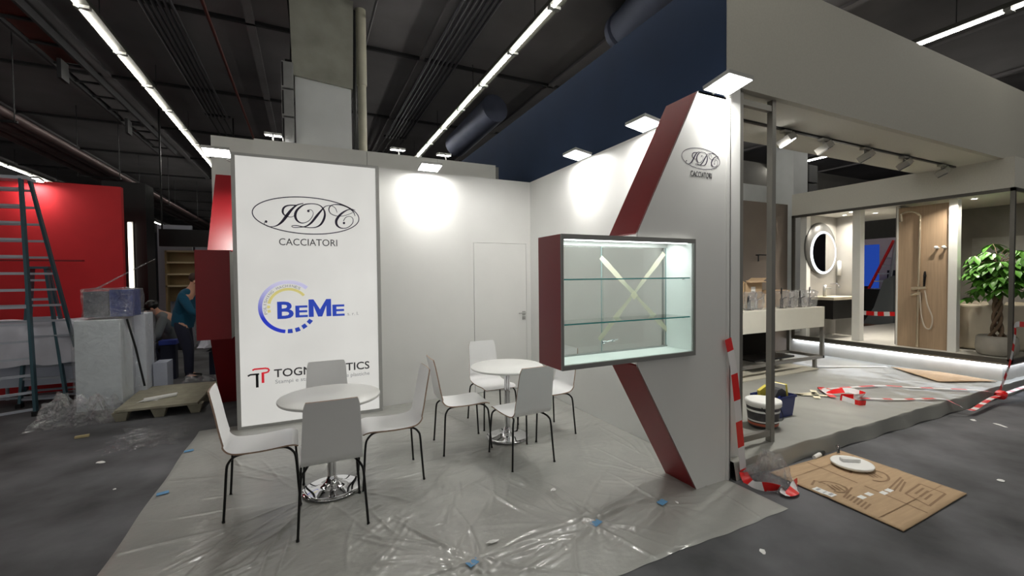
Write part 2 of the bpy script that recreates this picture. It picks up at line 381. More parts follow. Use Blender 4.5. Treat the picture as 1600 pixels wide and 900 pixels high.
m = MB(); m.box(8.885, 3.70, DF, 8.96, 3.72, 2.76); m.box(8.84, 2.96, DF, 8.96, 3.06, 2.76); struct('trim_9', m, WHITE2, 'white posts framing the tan shower board')
m = MB(); m.box(10.6, 2.3, DF, 10.7, 3.75, DC); m.box(9.0, 3.7, DF, 10.7, 3.78, DC) ; struct('wall_tub', m, mat('dark_grey_plaster', (.50, .49, .47), .6, noise=.18, nscale=2, bump=.1), 'grey plaster wall behind the bathtub')
m = MB(); m.box(10.57, 2.45, 1.45, 10.6, 3.35, 2.25); struct('trim_10', m, mat('wet_grey_tile', (.56, .56, .54), .3, noise=.15, nscale=6), 'large paler tile panel above the bathtub')

# ================================================================ K END PANEL + SHOWCASE
def kpanel(name, label, face_y0, th, mirror=None):
    return None
root = thing('end_panel', 'white K shaped end panel of the stand with red slanted sides and oval logo', 'panel', (2.8, 2.345, 0))
KY0, KY1 = 2.345, 2.665
poly = [(2.68, 0), (3.035, 0), (3.035, WZ), (2.69, 3.03), (2.10, 1.94), (2.10, 1.04)]
m = MB(); m.prism([(2.68, .0), (3.035, 0), (3.035, 3.04), (2.69, 3.04), (2.10, 1.955), (2.10, 1.922), (2.617, 1.922), (2.617, 1.053), (2.10, 1.053), (2.10, 1.01)], KY0, KY0+.018, 'y'); m.build('face_panel', WHITE, root)
m = MB(); m.box(3.0, KY0-.004, 0, 3.037, KY0, 3.04); m.build('edge_strip', WHITE, root)
def slant(a, b, y0, y1, t=.018):
    a = Vector((a[0], 0, a[1])); b = Vector((b[0], 0, b[1])); d = (b-a).normalized(); n = Vector((d.z, 0, -d.x))*t
    pts = [a, b, b+n, a+n]; mm = MB(); mm.prism([(p.x, p.z) for p in pts], y0, y1, 'y'); return mm
slant((2.10, 1.955), (2.69, 3.04), KY0+.003, KY1).build('side_board', REDD, root)
slant((2.68, 0), (2.10, 1.01), KY0+.003, KY1).build('side_board', REDD, root)
m = MB(); m.prism([(2.70, .0), (3.03, 0), (3.03, 3.03), (2.71, 3.03), (2.62, 2.85), (2.62, .12)], KY1-.02, KY1-.002, 'y'); m.build('rear_panel', WHITE, root)
m = MB(); m.box(2.69, KY0, 3.022, 3.03, KY1, 3.04); m.build('top_cap', WHITE, root)

# logo strokes, units of the reference trace, u right, v down
JDC = [
 [(213,393,4),(215,415,4),(245,437,4),(300,440,5),(350,425,10),(400,385,18),(450,322,22),(500,260,17),(560,210,9),(630,190,6)],
 [(560,212,8),(470,214,9),(422,236,13),(406,275,15),(417,310,10),(455,334,6),(500,338,4),(535,322,4)],
 [(690,258,4),(720,264,4),(737,298,4),(720,345,5),(680,385,5),(620,405,6),(572,390,11),(543,350,17),(542,300,19),(572,250,15),(640,205,9),(730,193,6),(810,210,7),(855,255,11),(868,310,15),(855,365,17),(820,420,14),(770,450,8),(710,457,6),(640,450,6),(560,433,6),(510,432,5),(500,442,5),(525,452,5),(590,450,6),(655,440,9),(715,400,15),(778,325,18),(830,265,12),(870,225,6),(910,212,5),(950,215,4),(990,240,5),(1010,290,4)],
 [(1222,328,5),(1200,280,7),(1140,232,9),(1060,204,9),(980,200,6),(930,220,8),(915,260,8),(935,300,6),(990,325,5),(1060,330,4),(1130,315,4),(1195,290,4)],
 [(1225,262,4),(1180,250,5),(1120,265,9),(1050,310,16),(1002,370,20),(1000,420,18),(1030,455,11),(1080,468,6),(1140,455,6),(1190,410,6),(1195,360,5),(1160,333,4),(1110,345,5),(1082,385,6)]]
DOTS = [(230,387,14),(684,273,14),(1088,408,14)]
def logo(parent, org, kx, kz, y, m, thick=1.0):
    """oval monogram; org = (X,Z) of the trace's 0,0; drawn as thin raised print on plane Y=y"""
    mm = MB()
    def P(u, v, d=0): return (org[0]+u*kx, y-d, org[1]-v*kz+.00005*u*(kz/.00105))
    def ribbon(rec, closed=False):
        p = catmull(rec, 6); L = []; Rr = []
        for i, q in enumerate(p):
            a = p[max(i-1, 0)]; b = p[min(i+1, len(p)-1)]; d = (b-a)[:2]; d = d/(np.linalg.norm(d)+1e-9); n = np.array([-d[1], d[0]])*max(q[2], 2)*.5*thick
            L.append(P(q[0]+n[0], q[1]+n[1])); Rr.append(P(q[0]-n[0], q[1]-n[1]))
        k = len(p); mm.add(L+Rr, [(i, i+1, i+1+k, i+k) for i in range(k-1)], False)
    for s in JDC: ribbon(s)
    el = []
    for i in range(97):
        t = 2*PI*i/96; el.append((680+584*math.cos(t)+60*math.sin(t), 325+15*math.cos(t)+203*math.sin(t), 7))
    ribbon(el)
    for (u, v, r) in DOTS:
        mm.add([P(u+r*math.cos(a*PI/8), v+r*math.sin(a*PI/8)) for a in range(16)], [list(range(16))], False)
    return mm.build('oval_monogram', m, parent, fixn=False)
k2 = .41/1.123
logo(root, (2.722-680*.000944*k2, 2.528+.0125-.0065+325*.00105*k2-.012), .000944*k2, .00105*k2, KY0-.0015, INK, 1.7)
text_mesh('lettering', 'CACCIATORI', GREYINK, root, (2.61, KY0-.0015, 2.395), .225, .044)

# showcase
sc = thing('showcase', 'wall mounted glass showcase with red side and grey frame on the K shaped panel', 'showcase', (2.03, 2.44, .99))
A0, A1, B0, B1, C0, C1 = 1.445, 2.615, 2.30, 2.60, 1.055, 1.920
t = .032
m = MB(); m.bbox(A0, B0+.012, C0, A0+.02, B1, C1, .002); m.build('side_board', REDD, sc)
m = MB(); m.bbox(A1-.02, B0+.012, C0, A1, B1, C1, .002); m.build('side_board', WHITE, sc)
m = MB(); m.box(A0+.02, B0+.012, C1-.02, A1-.02, B1, C1); tp = m.build('top_board', WHITE, sc)
m = MB(); m.box(A0+.02, B0+.012, C0, A1-.02, B1, C0+.02); m.build('bottom_board', WHITE, sc)
m = MB()
m.box(A0, B0, C0, A0+.014, B0+.014, C1); m.box(A1-.014, B0, C0, A1, B0+.014, C1); m.box(A0+.014, B0, C1-.032, A1-.014, B0+.014, C1); m.box(A0+.014, B0, C0, A1-.014, B0+.014, C0+.03)
m.build('front_frame', GREYF, sc)
IW = mat('cool_white_lining', (.95, .96, .955), .4)
m = MB(); m.box(A1-.026, B0+.016, C0+.03, A1-.02, B1-.03, C1-.03); m.box(A0+.02, B0+.016, C0+.02, A1-.026, B1-.03, C0+.032); m.box(A0+.02, B0+.016, C0+.032, A0+.026, B1-.03, C1-.03); m.build('lining', IW, sc)
m = MB(); m.box(A0+.016, B0+.005, C0+.03, A1-.016, B0+.009, C1-.032); m.build('front_glass', GL, sc)
for z in (1.338, 1.628):
    m = MB(); m.box(A0+.028, B0+.03, z, A1-.028, B1-.05, z+.008); sh = m.build('glass_shelf', GLS, sc)
    m = MB(); m.box(A0+.028, B0+.0285, z-.0005, A1-.028, B0+.0305, z+.0085); m.build('shelf_edge', GLE, sh)
    for x in (A0+.035, A1-.035):
        m = MB(); m.tube([(x-.01, B0+.08, z-.006), (x+.01, B0+.08, z-.006)], .005, 8); m.build('shelf_pin', CHROME, sh)
m = MB(); m.box(A0+.028, 2.580, C0+.035, 1.985, 2.586, C1-.035); m.build('sliding_pane', GL, sc)
m = MB(); m.box(1.955, 2.566, C0+.035, 2.60-.01, 2.572, C1-.035); pn = m.build('sliding_pane', GL, sc)
m = MB(); m.box(1.953, 2.5655, C0+.035, 1.957, 2.5725, C1-.035); m.box(2.585, 2.5655, C0+.035, 2.589, 2.5725, C1-.035); m.build('pane_edge', mat('ground_glass_edge', (.60, .70, .70), .3), pn)
m = MB(); m.box(A0+.026, 2.555, C0+.032, A1-.026, 2.562, C0+.042); m.box(A0+.026, 2.574, C0+.032, A1-.026, 2.578, C0+.042); m.box(A0+.026, 2.555, C1-.05, A1-.026, 2.59, C1-.02); m.build('sliding_rail', ALU, sc)
m = MB(); m.tube([(1.965, 2.555, 1.165), (2.09, 2.555, 1.178)], .0045, 8); m.lathe([(.011, -.01), (.011, .012)], (1.968, 2.556, 1.166), 12, 'x'); m.lathe([(.010, -.01), (.010, .01)], (2.05, 2.556, 1.174), 12, 'x'); m.build('lock_bar', CHROME, sc)
m = MB(); m.box(A0+.05, B0+.03, C1-.036, A1-.05, B0+.045, C1-.03); m.build('led_bar', emit('case_led', (.93, 1, .98), 6), sc)
def strap(a, b, w, name='tape_strip'):
    mm = MB(); a = Vector(a); b = Vector(b); d = (b-a); n = Vector((-d.z, 0, d.x)).normalized()
    k = 14
    def fn(u, v):
        p = a+d*v; ww = w*(1+.25*math.sin(v*9)+.1*math.sin(v*31)); return tuple(p+n*ww*(u-.5)+Vector((0, -.003*math.sin(v*17)*(u), 0)))
    mm.grid(fn, 3, k); return mm
MASKT = mat('translucent_masking_tape', (.90, .88, .78), .6, alpha=.78)
tx = thing('masking_tape_cross', 'cream masking tape crossed in an X on the showcase back glass', 'tape', (2.25, 2.562, 1.18))
strap((1.945, 2.5615, 1.79), (2.595, 2.5615, 1.215), .034).build('tape_strip', MASKT, tx)
strap((1.925, 2.5605, 1.185), (2.565, 2.5605, 1.83), .034).build('tape_strip', MASKT, tx)
m = MB(); m.obox((2.255, 2.559, 1.505), (.05, .002, .05), rot=(0, R(45), 0)); m.build('tape_patch', MASK, tx)
def area(name, loc, direction, sx, sy, power, col=(1, .97, .92), spread=180, parent=None):
    l = bpy.data.lights.new(name, 'AREA'); l.shape = 'RECTANGLE'; l.size = sx; l.size_y = sy; l.energy = power; l.color = col; l.spread = R(spread)
    ob = bpy.data.objects.new(name, l); COL.objects.link(ob); ob.location = loc
    ob.rotation_euler = Vector(direction).to_track_quat('-Z', 'Y').to_euler()
    if parent:
        mw = wm(parent).inverted(); ob.matrix_local = mw@(Matrix.Translation(loc)@Vector(direction).to_track_quat('-Z', 'Y').to_matrix().to_4x4()); ob.parent = parent
    return ob
area('case_light', (2.03, B0+.14, C1-.035), (0, .25, -1), 1.05, .03, P_CASE, (.95, 1, .985), 180, sc)

# ================================================================ far K panel (red, seen from behind)
kr = thing('red_end_panel', 'red K shaped end panel partly hidden behind the left edge of the light box', 'panel', (-.9, 6.9, 0))
def slx(a, b, x0, x1, t=.03):
    a = Vector((0, *a)); b = Vector((0, *b)); d = (b-a).normalized(); n = Vector((0, d.z, -d.y))*t
    mm = MB(); mm.prism([(p.y, p.z) for p in (a, b, b+n, a+n)], x0, x1, 'x'); return mm
slx((6.32, 2.02), (7.0, 3.08), -1.075, -.705).build('side_board', REDD, kr)
slx((6.9, 0), (6.32, .98), -1.075, -.705).build('side_board', REDD, kr)
m = MB(); m.prism([(6.92, 0), (7.4, 0), (7.4, 3.08), (7.02, 3.08), (6.35, 2.02), (6.35, .98)], -1.08, -1.06, 'x'); m.build('face_panel', WHITE, kr)
sc2 = thing('red_showcase', 'red side of a second showcase left of the light box', 'showcase', (-.95, 6.3, 1.0))
m = MB(); m.bbox(-1.10, 5.76, .985, -.775, 5.78, 1.985, .002); m.build('side_board', REDD, sc2)
m = MB(); m.box(-1.09, 5.78, .985, -.775, 6.9, 1.0); m.box(-1.09, 5.78, 1.965, -.775, 6.9, 1.98); m.box(-1.09, 6.88, 1.0, -.775, 6.9, 1.965); m.box(-.79, 5.78, 1.0, -.775, 6.88, 1.965); m.build('case_body', WHITE, sc2)
m = MB(); m.box(-1.10, 5.78, .985, -1.09, 5.81, 1.985); m.box(-1.10, 6.87, .985, -1.09, 6.9, 1.985); m.build('front_frame', GREYF, sc2)

# ================================================================ LIGHT BOX
lb = thing('light_box', 'tall backlit white sign panel printed with three company logos', 'sign', (.06, 5.55, 0))
LX0, LX1, LY, LZ = -.708, .828, 5.50, 3.03
m = MB(); m.box(LX0, LY+.02, .0, LX1, LY+.19, LZ); m.build('case_body', ALU, lb)
m = MB(); fw = .038
m.box(LX0, LY, 0, LX0+fw, LY+.02, LZ); m.box(LX1-fw, LY, 0, LX1, LY+.02, LZ); m.box(LX0+fw, LY, LZ-fw*.8, LX1-fw, LY+.02, LZ); m.box(LX0+fw, LY, 0, LX1-fw, LY+.02, .04); m.build('frame', mat('light_grey_profile', (.70, .70, .69), .5, .1), lb)
def boxface():
    m = bpy.data.materials.new('backlit_textile'); m.use_nodes = True; N = m.node_tree.nodes; L = m.node_tree.links
    b = N['Principled BSDF']; b.inputs['Base Color'].default_value = (.55, .55, .54, 1); b.inputs['Roughness'].default_value = .8
    tc = N.new('ShaderNodeTexCoord'); nz = N.new('ShaderNodeTexNoise'); nz.inputs['Scale'].default_value = 1.6; L.new(tc.outputs['Object'], nz.inputs['Vector'])
    cr = N.new('ShaderNodeMapRange'); cr.inputs[3].default_value = P_BOX*.82; cr.inputs[4].default_value = P_BOX*1.15; L.new(nz.outputs[0], cr.inputs[0])
    b.inputs['Emission Color'].default_value = (1, .985, .94, 1); L.new(cr.outputs[0], b.inputs['Emission Strength']); return m
m = MB(); m.box(LX0+fw, LY+.010, .04, LX1-fw, LY+.018, LZ-fw*.8); m.build('textile_face', boxface(), lb)
PY = LY+.0085
logo(lb, (-.6065, 2.6897), .000944, .001048, PY, INK, 1.5)
text_mesh('lettering', 'CACCIATORI', GREYINK, lb, (-.267, PY, 2.038), .608, .082)
# round machine logo
def arcband(r0, r1, a0, a1, c, n=40, y=PY, d=0):
    mm = MB(); v = []
    for i in range(n+1):
        a = R(a0+(a1-a0)*i/n)
        for r in (r0, r1): v.append((c[0]+r*math.cos(a), y-d, c[1]+r*math.sin(a)))
    mm.add(v, [(2*i, 2*i+1, 2*i+3, 2*i+2) for i in range(n)], False); return mm
RC = (-.185, 1.340)
def arcmat():
    m = bpy.data.materials.new('blue_fading_ink'); m.use_nodes = True; N = m.node_tree.nodes; L = m.node_tree.links; b = N['Principled BSDF']; b.inputs['Roughness'].default_value = .5
    tc = N.new('ShaderNodeTexCoord'); sp = N.new('ShaderNodeSeparateXYZ'); L.new(tc.outputs['Object'], sp.inputs[0])
    mr = N.new('ShaderNodeMapRange'); mr.inputs[1].default_value = 1.22; mr.inputs[2].default_value = 1.64; L.new(sp.outputs[2], mr.inputs[0])
    mx = N.new('ShaderNodeMix'); mx.data_type = 'RGBA'; mx.inputs[6].default_value = (.02, .04, .52, 1); mx.inputs[7].default_value = (.62, .60, .78, 1); L.new(mr.outputs[0], mx.inputs[0]); L.new(mx.outputs[2], b.inputs['Base Color']); L.new(mx.outputs[2], b.inputs['Emission Color']); b.inputs['Emission Strength'].default_value = .42; return m
BFI = arcmat()
arcband(.262, .302, 48, 262, RC, 60).build('ring_band', BFI, lb, fixn=False)
for a in (266, 282, 298, 314): arcband(.255, .302, a+1, a+11, RC, 5).build('ring_dash', BLUEINK, lb, fixn=False)
arcband(.185, .215, 38, 168, RC, 40).build('inner_band', YELINK, lb, fixn=False)
for a in (174, 188): arcband(.185, .215, a, a+9, RC, 5).build('inner_dash', YELINK, lb, fixn=False)
word = 'POLISHING MACHINES'
for i, ch in enumerate(word):
    if ch == ' ': continue
    a = R(196-i*(196-62)/(len(word)-1)); rr_ = .222
    X = Vector((math.sin(a), 0, -math.cos(a))); Z = Vector((math.cos(a), 0, math.sin(a)))
    wd = {'I': .007}.get(ch, .026)
    text_mesh('letter', ch, GREYINK2, lb, Vector((RC[0], PY-.0004, RC[1]))+Z*rr_-X*wd/2, wd, .031, xdir=X, zdir=Z, bold=.0)
text_mesh('lettering', 'B', BLUEINK, lb, (-.300, PY-.001, 1.211), .165, .196, bold=.022)
text_mesh('lettering', 'E', BLUEINK, lb, (-.118, PY-.001, 1.218), .128, .136, bold=.022)
mx0, mx1, mz0, mz1, mt = .020, .260, 1.213, 1.416, .052
m = MB(); yy = PY-.001; mc = (mx0+mx1)/2
m.add([(mx0, yy, mz0), (mx0+mt, yy, mz0), (mx0+mt, yy, mz1), (mx0, yy, mz1)], [(0, 1, 2, 3)], False); m.add([(mx1-mt, yy, mz0), (mx1, yy, mz0), (mx1, yy, mz1), (mx1-mt, yy, mz1)], [(0, 1, 2, 3)], False)
m.add([(mx0+mt, yy, mz1), (mx0+mt, yy, mz1-.075), (mc-.022, yy, mz0+.0), (mc+.022, yy, mz0), (mx1-mt, yy, mz1-.075), (mx1-mt, yy, mz1), (mc, yy, mz0+.085)], [(0, 1, 2, 6), (2, 3, 6), (3, 4, 5, 6)], False)
m.build('lettering', BLUEINK, lb, fixn=False)
text_mesh('lettering', 'E', BLUEINK, lb, (.274, PY-.001, 1.215), .134, .136, bold=.022)
text_mesh('lettering', 's. r. l.', GREYINK2, lb, (.440, PY, 1.213), .125, .040)
# double T / P sign
m = MB(); y = PY-.0005
def rib(pts, w, mm, yy):
    P = [Vector((p[0], yy, p[1])) for p in pts]; L = []; Q = []
    for i, p in enumerate(P):
        d = (P[min(i+1, len(P)-1)]-P[max(i-1, 0)]).normalized(); n = Vector((-d.z, 0, d.x))*w/2; L.append(p+n); Q.append(p-n)
    k = len(P); mm.add(L+Q, [(i, i+1, i+1+k, i+k) for i in range(k-1)], False)
rib([(-.600, .590), (-.575, .603), (-.492, .603)], .018, m, y); rib([(-.512, .603), (-.512, .455)], .026, m, y); m.build('black_letter_sign', mat('near_black_ink', (.08, .08, .09), .5), lb, fixn=False)
m = MB(); rib([(-.555, .650), (-.535, .661), (-.430, .661), (-.405, .655), (-.394, .637), (-.405, .618), (-.430, .611), (-.455, .611)], .018, m, y); rib([(-.456, .618), (-.456, .500)], .026, m, y); m.build('red_letter_sign', REDINK, lb, fixn=False)
text_mesh('lettering', 'TOGNI PLASTICS', GREYINK, lb, (-.347, PY, .549), 1.028, .094, bold=.012)
text_mesh('lettering', 'Stampi e stampaggio', GREYINK2, lb, (-.336, PY, .478), .56, .044)
text_mesh('lettering', 'materie plastiche', GREYINK2, lb, (.250, PY, .472), .430, .044)

# ================================================================ FLOOR FILM
RID = [([(1.15,3.65),(1.55,3.73)],.010,.035), ([(1.52,3.22),(1.63,2.78),(1.74,2.42)],.011,.022), ([(.88,2.28),(1.19,2.35),(1.47,2.34),(1.8,2.37),(2.16,2.39),(2.37,2.36)],.016,.028),
 ([(.37,2.53),(.6,2.41),(.8,2.28)],.008,.02), ([(.86,2.25),(1.16,2.26),(1.29,2.22)],.006,.015), ([(1.72,2.3),(1.37,2.18),(1.02,2.1)],.008,.02), ([(2.23,2.28),(1.9,2.15),(1.62,2.06)],.008,.02),
 ([(1.15,3.65),(.77,3.15),(.44,2.98)],.009,.035), ([(2.73,2.74),(2.42,2.84),(2.22,3.11)],.007,.02), ([(2.66,2.62),(2.39,2.65),(2.13,2.78)],.007,.02), ([(.55,3.05),(.1,2.7),(-.4,2.55)],.009,.022), ([(.45,3.2),(-.1,2.95),(-.6,2.75)],.009,.022),
 ([(.6,2.9),(.35,2.55),(.1,2.2)],.007,.02), ([(.0,3.4),(-.5,3.15),(-.9,2.9)],.006,.02), ([(1.0,3.4),(.8,2.8),(.7,2.3)],.005,.02), ([(2.6,3.4),(2.2,3.5),(1.6,3.3)],.006,.025), ([(2.9,4.0),(2.5,3.7),(2.2,3.2)],.007,.03), ([(2.8,5.0),(2.0,4.9),(1.2,5.3)],.006,.03),
 ([(.85,2.3),(.7,2.6),(.55,3.0)],.005,.016), ([(.83,2.27),(.5,2.2),(.2,2.15)],.006,.016), ([(1.7,2.3),(1.6,2.5),(1.5,2.9)],.005,.016), ([(2.28,2.3),(2.5,2.2),(2.8,2.2)],.005,.016), ([(-1,4.4),(-.6,4.2),(-.2,4.25)],.005,.03), ([(1.2,4.6),(.9,4.3),(.3,4.5)],.005,.03), ([(-.9,5.2),(-.3,5.0),(.5,5.2)],.005,.03)]
def film_floor():
    x = np.linspace(-1.09, 3.03, 420); y = np.linspace(1.86, 5.69, 390); X, Y = np.meshgrid(x, y)
    Z = np.zeros_like(X)+.006
    for k in range(14):
        a = rng.rand()*PI; fq = 3+rng.rand()*9; ph = rng.rand()*6; Z += .0009*np.sin((X*math.cos(a)+Y*math.sin(a))*fq+ph+1.4*np.sin(X*2+ph)*np.cos(Y*1.7))
    rr2 = random.Random(11)
    for k in range(150):
        cx = rr2.uniform(-1, 2.95); cy = rr2.uniform(1.9, 4.9)
        tx, ty = min(((.83, 2.29), (1.7, 2.3), (2.28, 2.3), (.15, 3.62), (1.84, 3.9), (2.7, 2.5)), key=lambda q: (q[0]-cx)**2+(q[1]-cy)**2)
        a = math.atan2(cy-ty, cx-tx)+rr2.uniform(-.35, .35); ln = rr2.uniform(.12, .5); wd = rr2.uniform(.007, .016); h = rr2.uniform(.0025, .008)
        u = (X-cx)*math.cos(a)+(Y-cy)*math.sin(a); vv = -(X-cx)*math.sin(a)+(Y-cy)*math.cos(a)+.03*np.sin(u*5+k)
        Z += h*np.exp(-(vv/wd)**2)*np.exp(-(u/ln)**4)
    wob = .02*np.sin(X*9+Y*5)+.012*np.sin(Y*17-X*11)
    for pts, h, wd in RID:
        best = np.full_like(X, 9.)
        for (ax, ay), (bx, by) in zip(pts[:-1], pts[1:]):
            dx, dy = bx-ax, by-ay; t = np.clip(((X-ax)*dx+(Y-ay)*dy)/(dx*dx+dy*dy), 0, 1)
            best = np.minimum(best, np.hypot(X+wob-(ax+t*dx), Y+wob*.5-(ay+t*dy)))
        Z += h*np.exp(-(best/wd)**2)
        Z += .35*h*np.exp(-((best-2.6*wd)/wd/.8)**2)
    # radiating fans around the tape pieces
    for cx, cy in ((.83, 2.29), (1.7, 2.3), (2.28, 2.3), (.3, 3.4), (1.84, 3.8)):
        r = np.hypot(X-cx, Y-cy); th = np.arctan2(Y-cy, X-cx); Z += .0022*np.exp(-r/.45)*np.minimum(r/.08, 1)*np.sin(th*13+2*np.sin(r*6))
    ed = np.minimum(np.minimum(X+1.09, 3.03-X), Y-1.86); Z = np.where(ed < .03, .003+(Z-.003)*np.clip(ed/.03, 0, 1), Z)
    Xo = X+np.where(X < -1.08, .006*np.sin(Y*6), 0); Yo = Y+np.where(Y < 1.87, .005*np.sin(X*7)+.003*np.sin(X*23), 0)
    v = np.stack([Xo, Yo, np.maximum(Z, .002)], -1).reshape(-1, 3); nx = X.shape[1]; ny = X.shape[0]
    m = MB(); m.v = [tuple(p) for p in v.tolist()]; m.f = [(j*nx+i, j*nx+i+1, (j+1)*nx+i+1, (j+1)*nx+i) for j in range(ny-1) for i in range(nx-1)]
    m.mi = [0]*len(m.f); m.sm = [True]*len(m.f); return m
fo = film_floor().build('floor_film', SHEET, fixn=False); tag(fo, 'wrinkled protective plastic film over the light grey carpet of the stand', 'floor cover')

# ================================================================ TABLES + CHAIRS
def make_table():
    t = thing('bistro_table', 'x', 'table')
    m = MB(); m.lathe([(0, .715), (.352, .715), (.366, .720), (.370, .727), (.370, .736), (.366, .740), (0, .740)], n=64); m.build('tabletop', WHITE, t)
    m = MB(); m.lathe([(.215, .010), (.218, .014), (.214, .020), (.19, .026), (.12, .036), (.07, .05), (.045, .07), (.036, .10), (.030, .115)], n=56); m.lathe([(0, .010), (.215, .010)], n=56); m.build('base_plate', CHROME, t)
    m = MB(); m.lathe([(.0305, .10), (.0305, .70)], n=28); m.build('column', CHROME, t)
    m = MB(); m.lathe([(.05, .69), (.09, .705), (.09, .715)], n=28); m.build('top_bracket', BLACKM, t)
    return t
def make_chair():
    t = thing('dining_chair', 'x', 'chair')
    prof = [(-.315, .885, .330), (-.300, .82, .336), (-.280, .72, .346), (-.262, .62, .356), (-.247, .55, .364), (-.234, .50, .370), (-.215, .470, .374), (-.185, .450, .377), (-.14, .441, .380), (-.06, .437, .384), (.03, .438, .388), (.11, .443, .390), (.165, .446, .388), (.205, .440, .380), (.228, .425, .370)]
    pp = catmull(prof, 3); n = len(pp); th = .011
    def rings(side):
        out = []
        for i, (y, z, w) in enumerate(pp):
            a = pp[max(i-1, 0)]; b = pp[min(i+1, n-1)]; d = np.array([b[0]-a[0], b[1]-a[1]]); d /= np.linalg.norm(d); nn = np.array([-d[1], d[0]])
            row = []
            for k in range(13):
                u = -1+2*k/12; ww = w/2
                ry, rz = y, z
                # rounded corners at both ends of the shell
                edge = max(0, 1-i/3.2) if i < 4 else max(0, 1-(n-1-i)/3.2)
                ww -= .014*edge**2
                cur = .012*(u*u) if z > .5 else .004*(u*u)
                off = (th/2*side)
                row.append((u*ww, ry+nn[0]*off-(0), rz+nn[1]*off) if z <= .5 else (u*ww, ry+nn[0]*off+cur*.6, rz+nn[1]*off))
            out.append(row)
        return out
    A = rings(1); B = rings(-1); m = MB(); K = 13
    v = [p for r in A for p in r]+[p for r in B for p in r]; N2 = n*K
    f = []
    for i in range(n-1):
        for k in range(K-1):
            a = i*K+k; f.append((a, a+1, a+1+K, a+K)); f.append((N2+a, N2+a+K, N2+a+1+K, N2+a+1))
    m.add(v, f, True); m.build('seat_shell', CHAIRW, t)
    m = MB(); f = []
    for i in range(n-1):
        a = i*K; f.append((a, a+K, N2+a+K, N2+a)); a = i*K+K-1; f.append((a, N2+a, N2+a+K, a+K))
    for k in range(K-1):
        f.append((k, N2+k, N2+k+1, k+1)); a = (n-1)*K+k; f.append((a, a+1, N2+a+1, N2+a))
    m.add(v, f, False); m.build('shell_edge', CHAIRE, t)
    for sx in (-1, 1):
        rear = [(.212*sx, -.235, 0), (.200*sx, -.222, .20), (.190*sx, -.212, .355), (.180*sx, -.198, .395), (.160*sx, -.170, .418), (.145*sx, -.12, .425), (.14*sx, -.02, .425)]
        fr = [(.205*sx, .235, 0), (.196*sx, .222, .20), (.188*sx, .210, .355), (.178*sx, .190, .400), (.160*sx, .155, .423), (.145*sx, .11, .427), (.14*sx, .02, .425)]
        for P in (rear, fr):
            m = MB(); m.tube(sweep(P, 4), .0085, 10); lg = m.build('leg', BLACKM, t)
            m = MB(); m.lathe([(0, 0), (.0105, 0), (.0105, .012)], (P[0][0], P[0][1], 0), 12); m.build('foot_cap', BLACK, lg)
    m = MB(); m.beam((-.14, -.10, .425), (.14, -.10, .425), .022, .010); m.beam((-.14, .12, .428), (.14, .12, .428), .022, .010)
    m.box(-.148, -.13, .424, -.132, .14, .430); m.box(.132, -.13, .424, .148, .14, .430); m.build('seat_frame', BLACKM, t)
    return t
G1 = 'bistro tables'; fz = .012
t1 = make_table(); t1.location = (.152, 3.62, fz-.006); tag(t1, 'round white bistro table with chrome base in front of the backlit sign', 'table', G1)
dup(t1, (1.84, 3.99, fz-.006), 0, 'round white bistro table with chrome base near the door', G1)
G2 = 'white shell chairs'
c1 = make_chair(); c1.location = (.132, 3.22, fz-.006); tag(c1, 'white shell chair seen from behind, nearest the camera at the front table', 'chair', G2)
dup(c1, (-.31, 3.665, fz-.006), R(-88), 'white shell chair on the left side of the front table, facing right', G2)
dup(c1, (.605, 3.665, fz-.006), R(89), 'white shell chair on the right side of the front table, facing left', G2)
dup(c1, (.155, 4.03, fz-.006), R(180), 'white shell chair between the front table and the backlit sign', G2)
dup(c1, (1.36, 4.02, fz-.006), R(-93), 'white shell chair left of the table near the door', G2)
dup(c1, (1.89, 4.50, fz-.006), R(181), 'white shell chair behind the far table, in front of the flush door', G2)
dup(c1, (1.735, 3.485, fz-.006), R(3), 'white shell chair with its back to the camera at the far table', G2)
dup(c1, (2.27, 3.95, fz-.006), R(91), 'white shell chair by the right wall, partly hidden behind the showcase', G2)

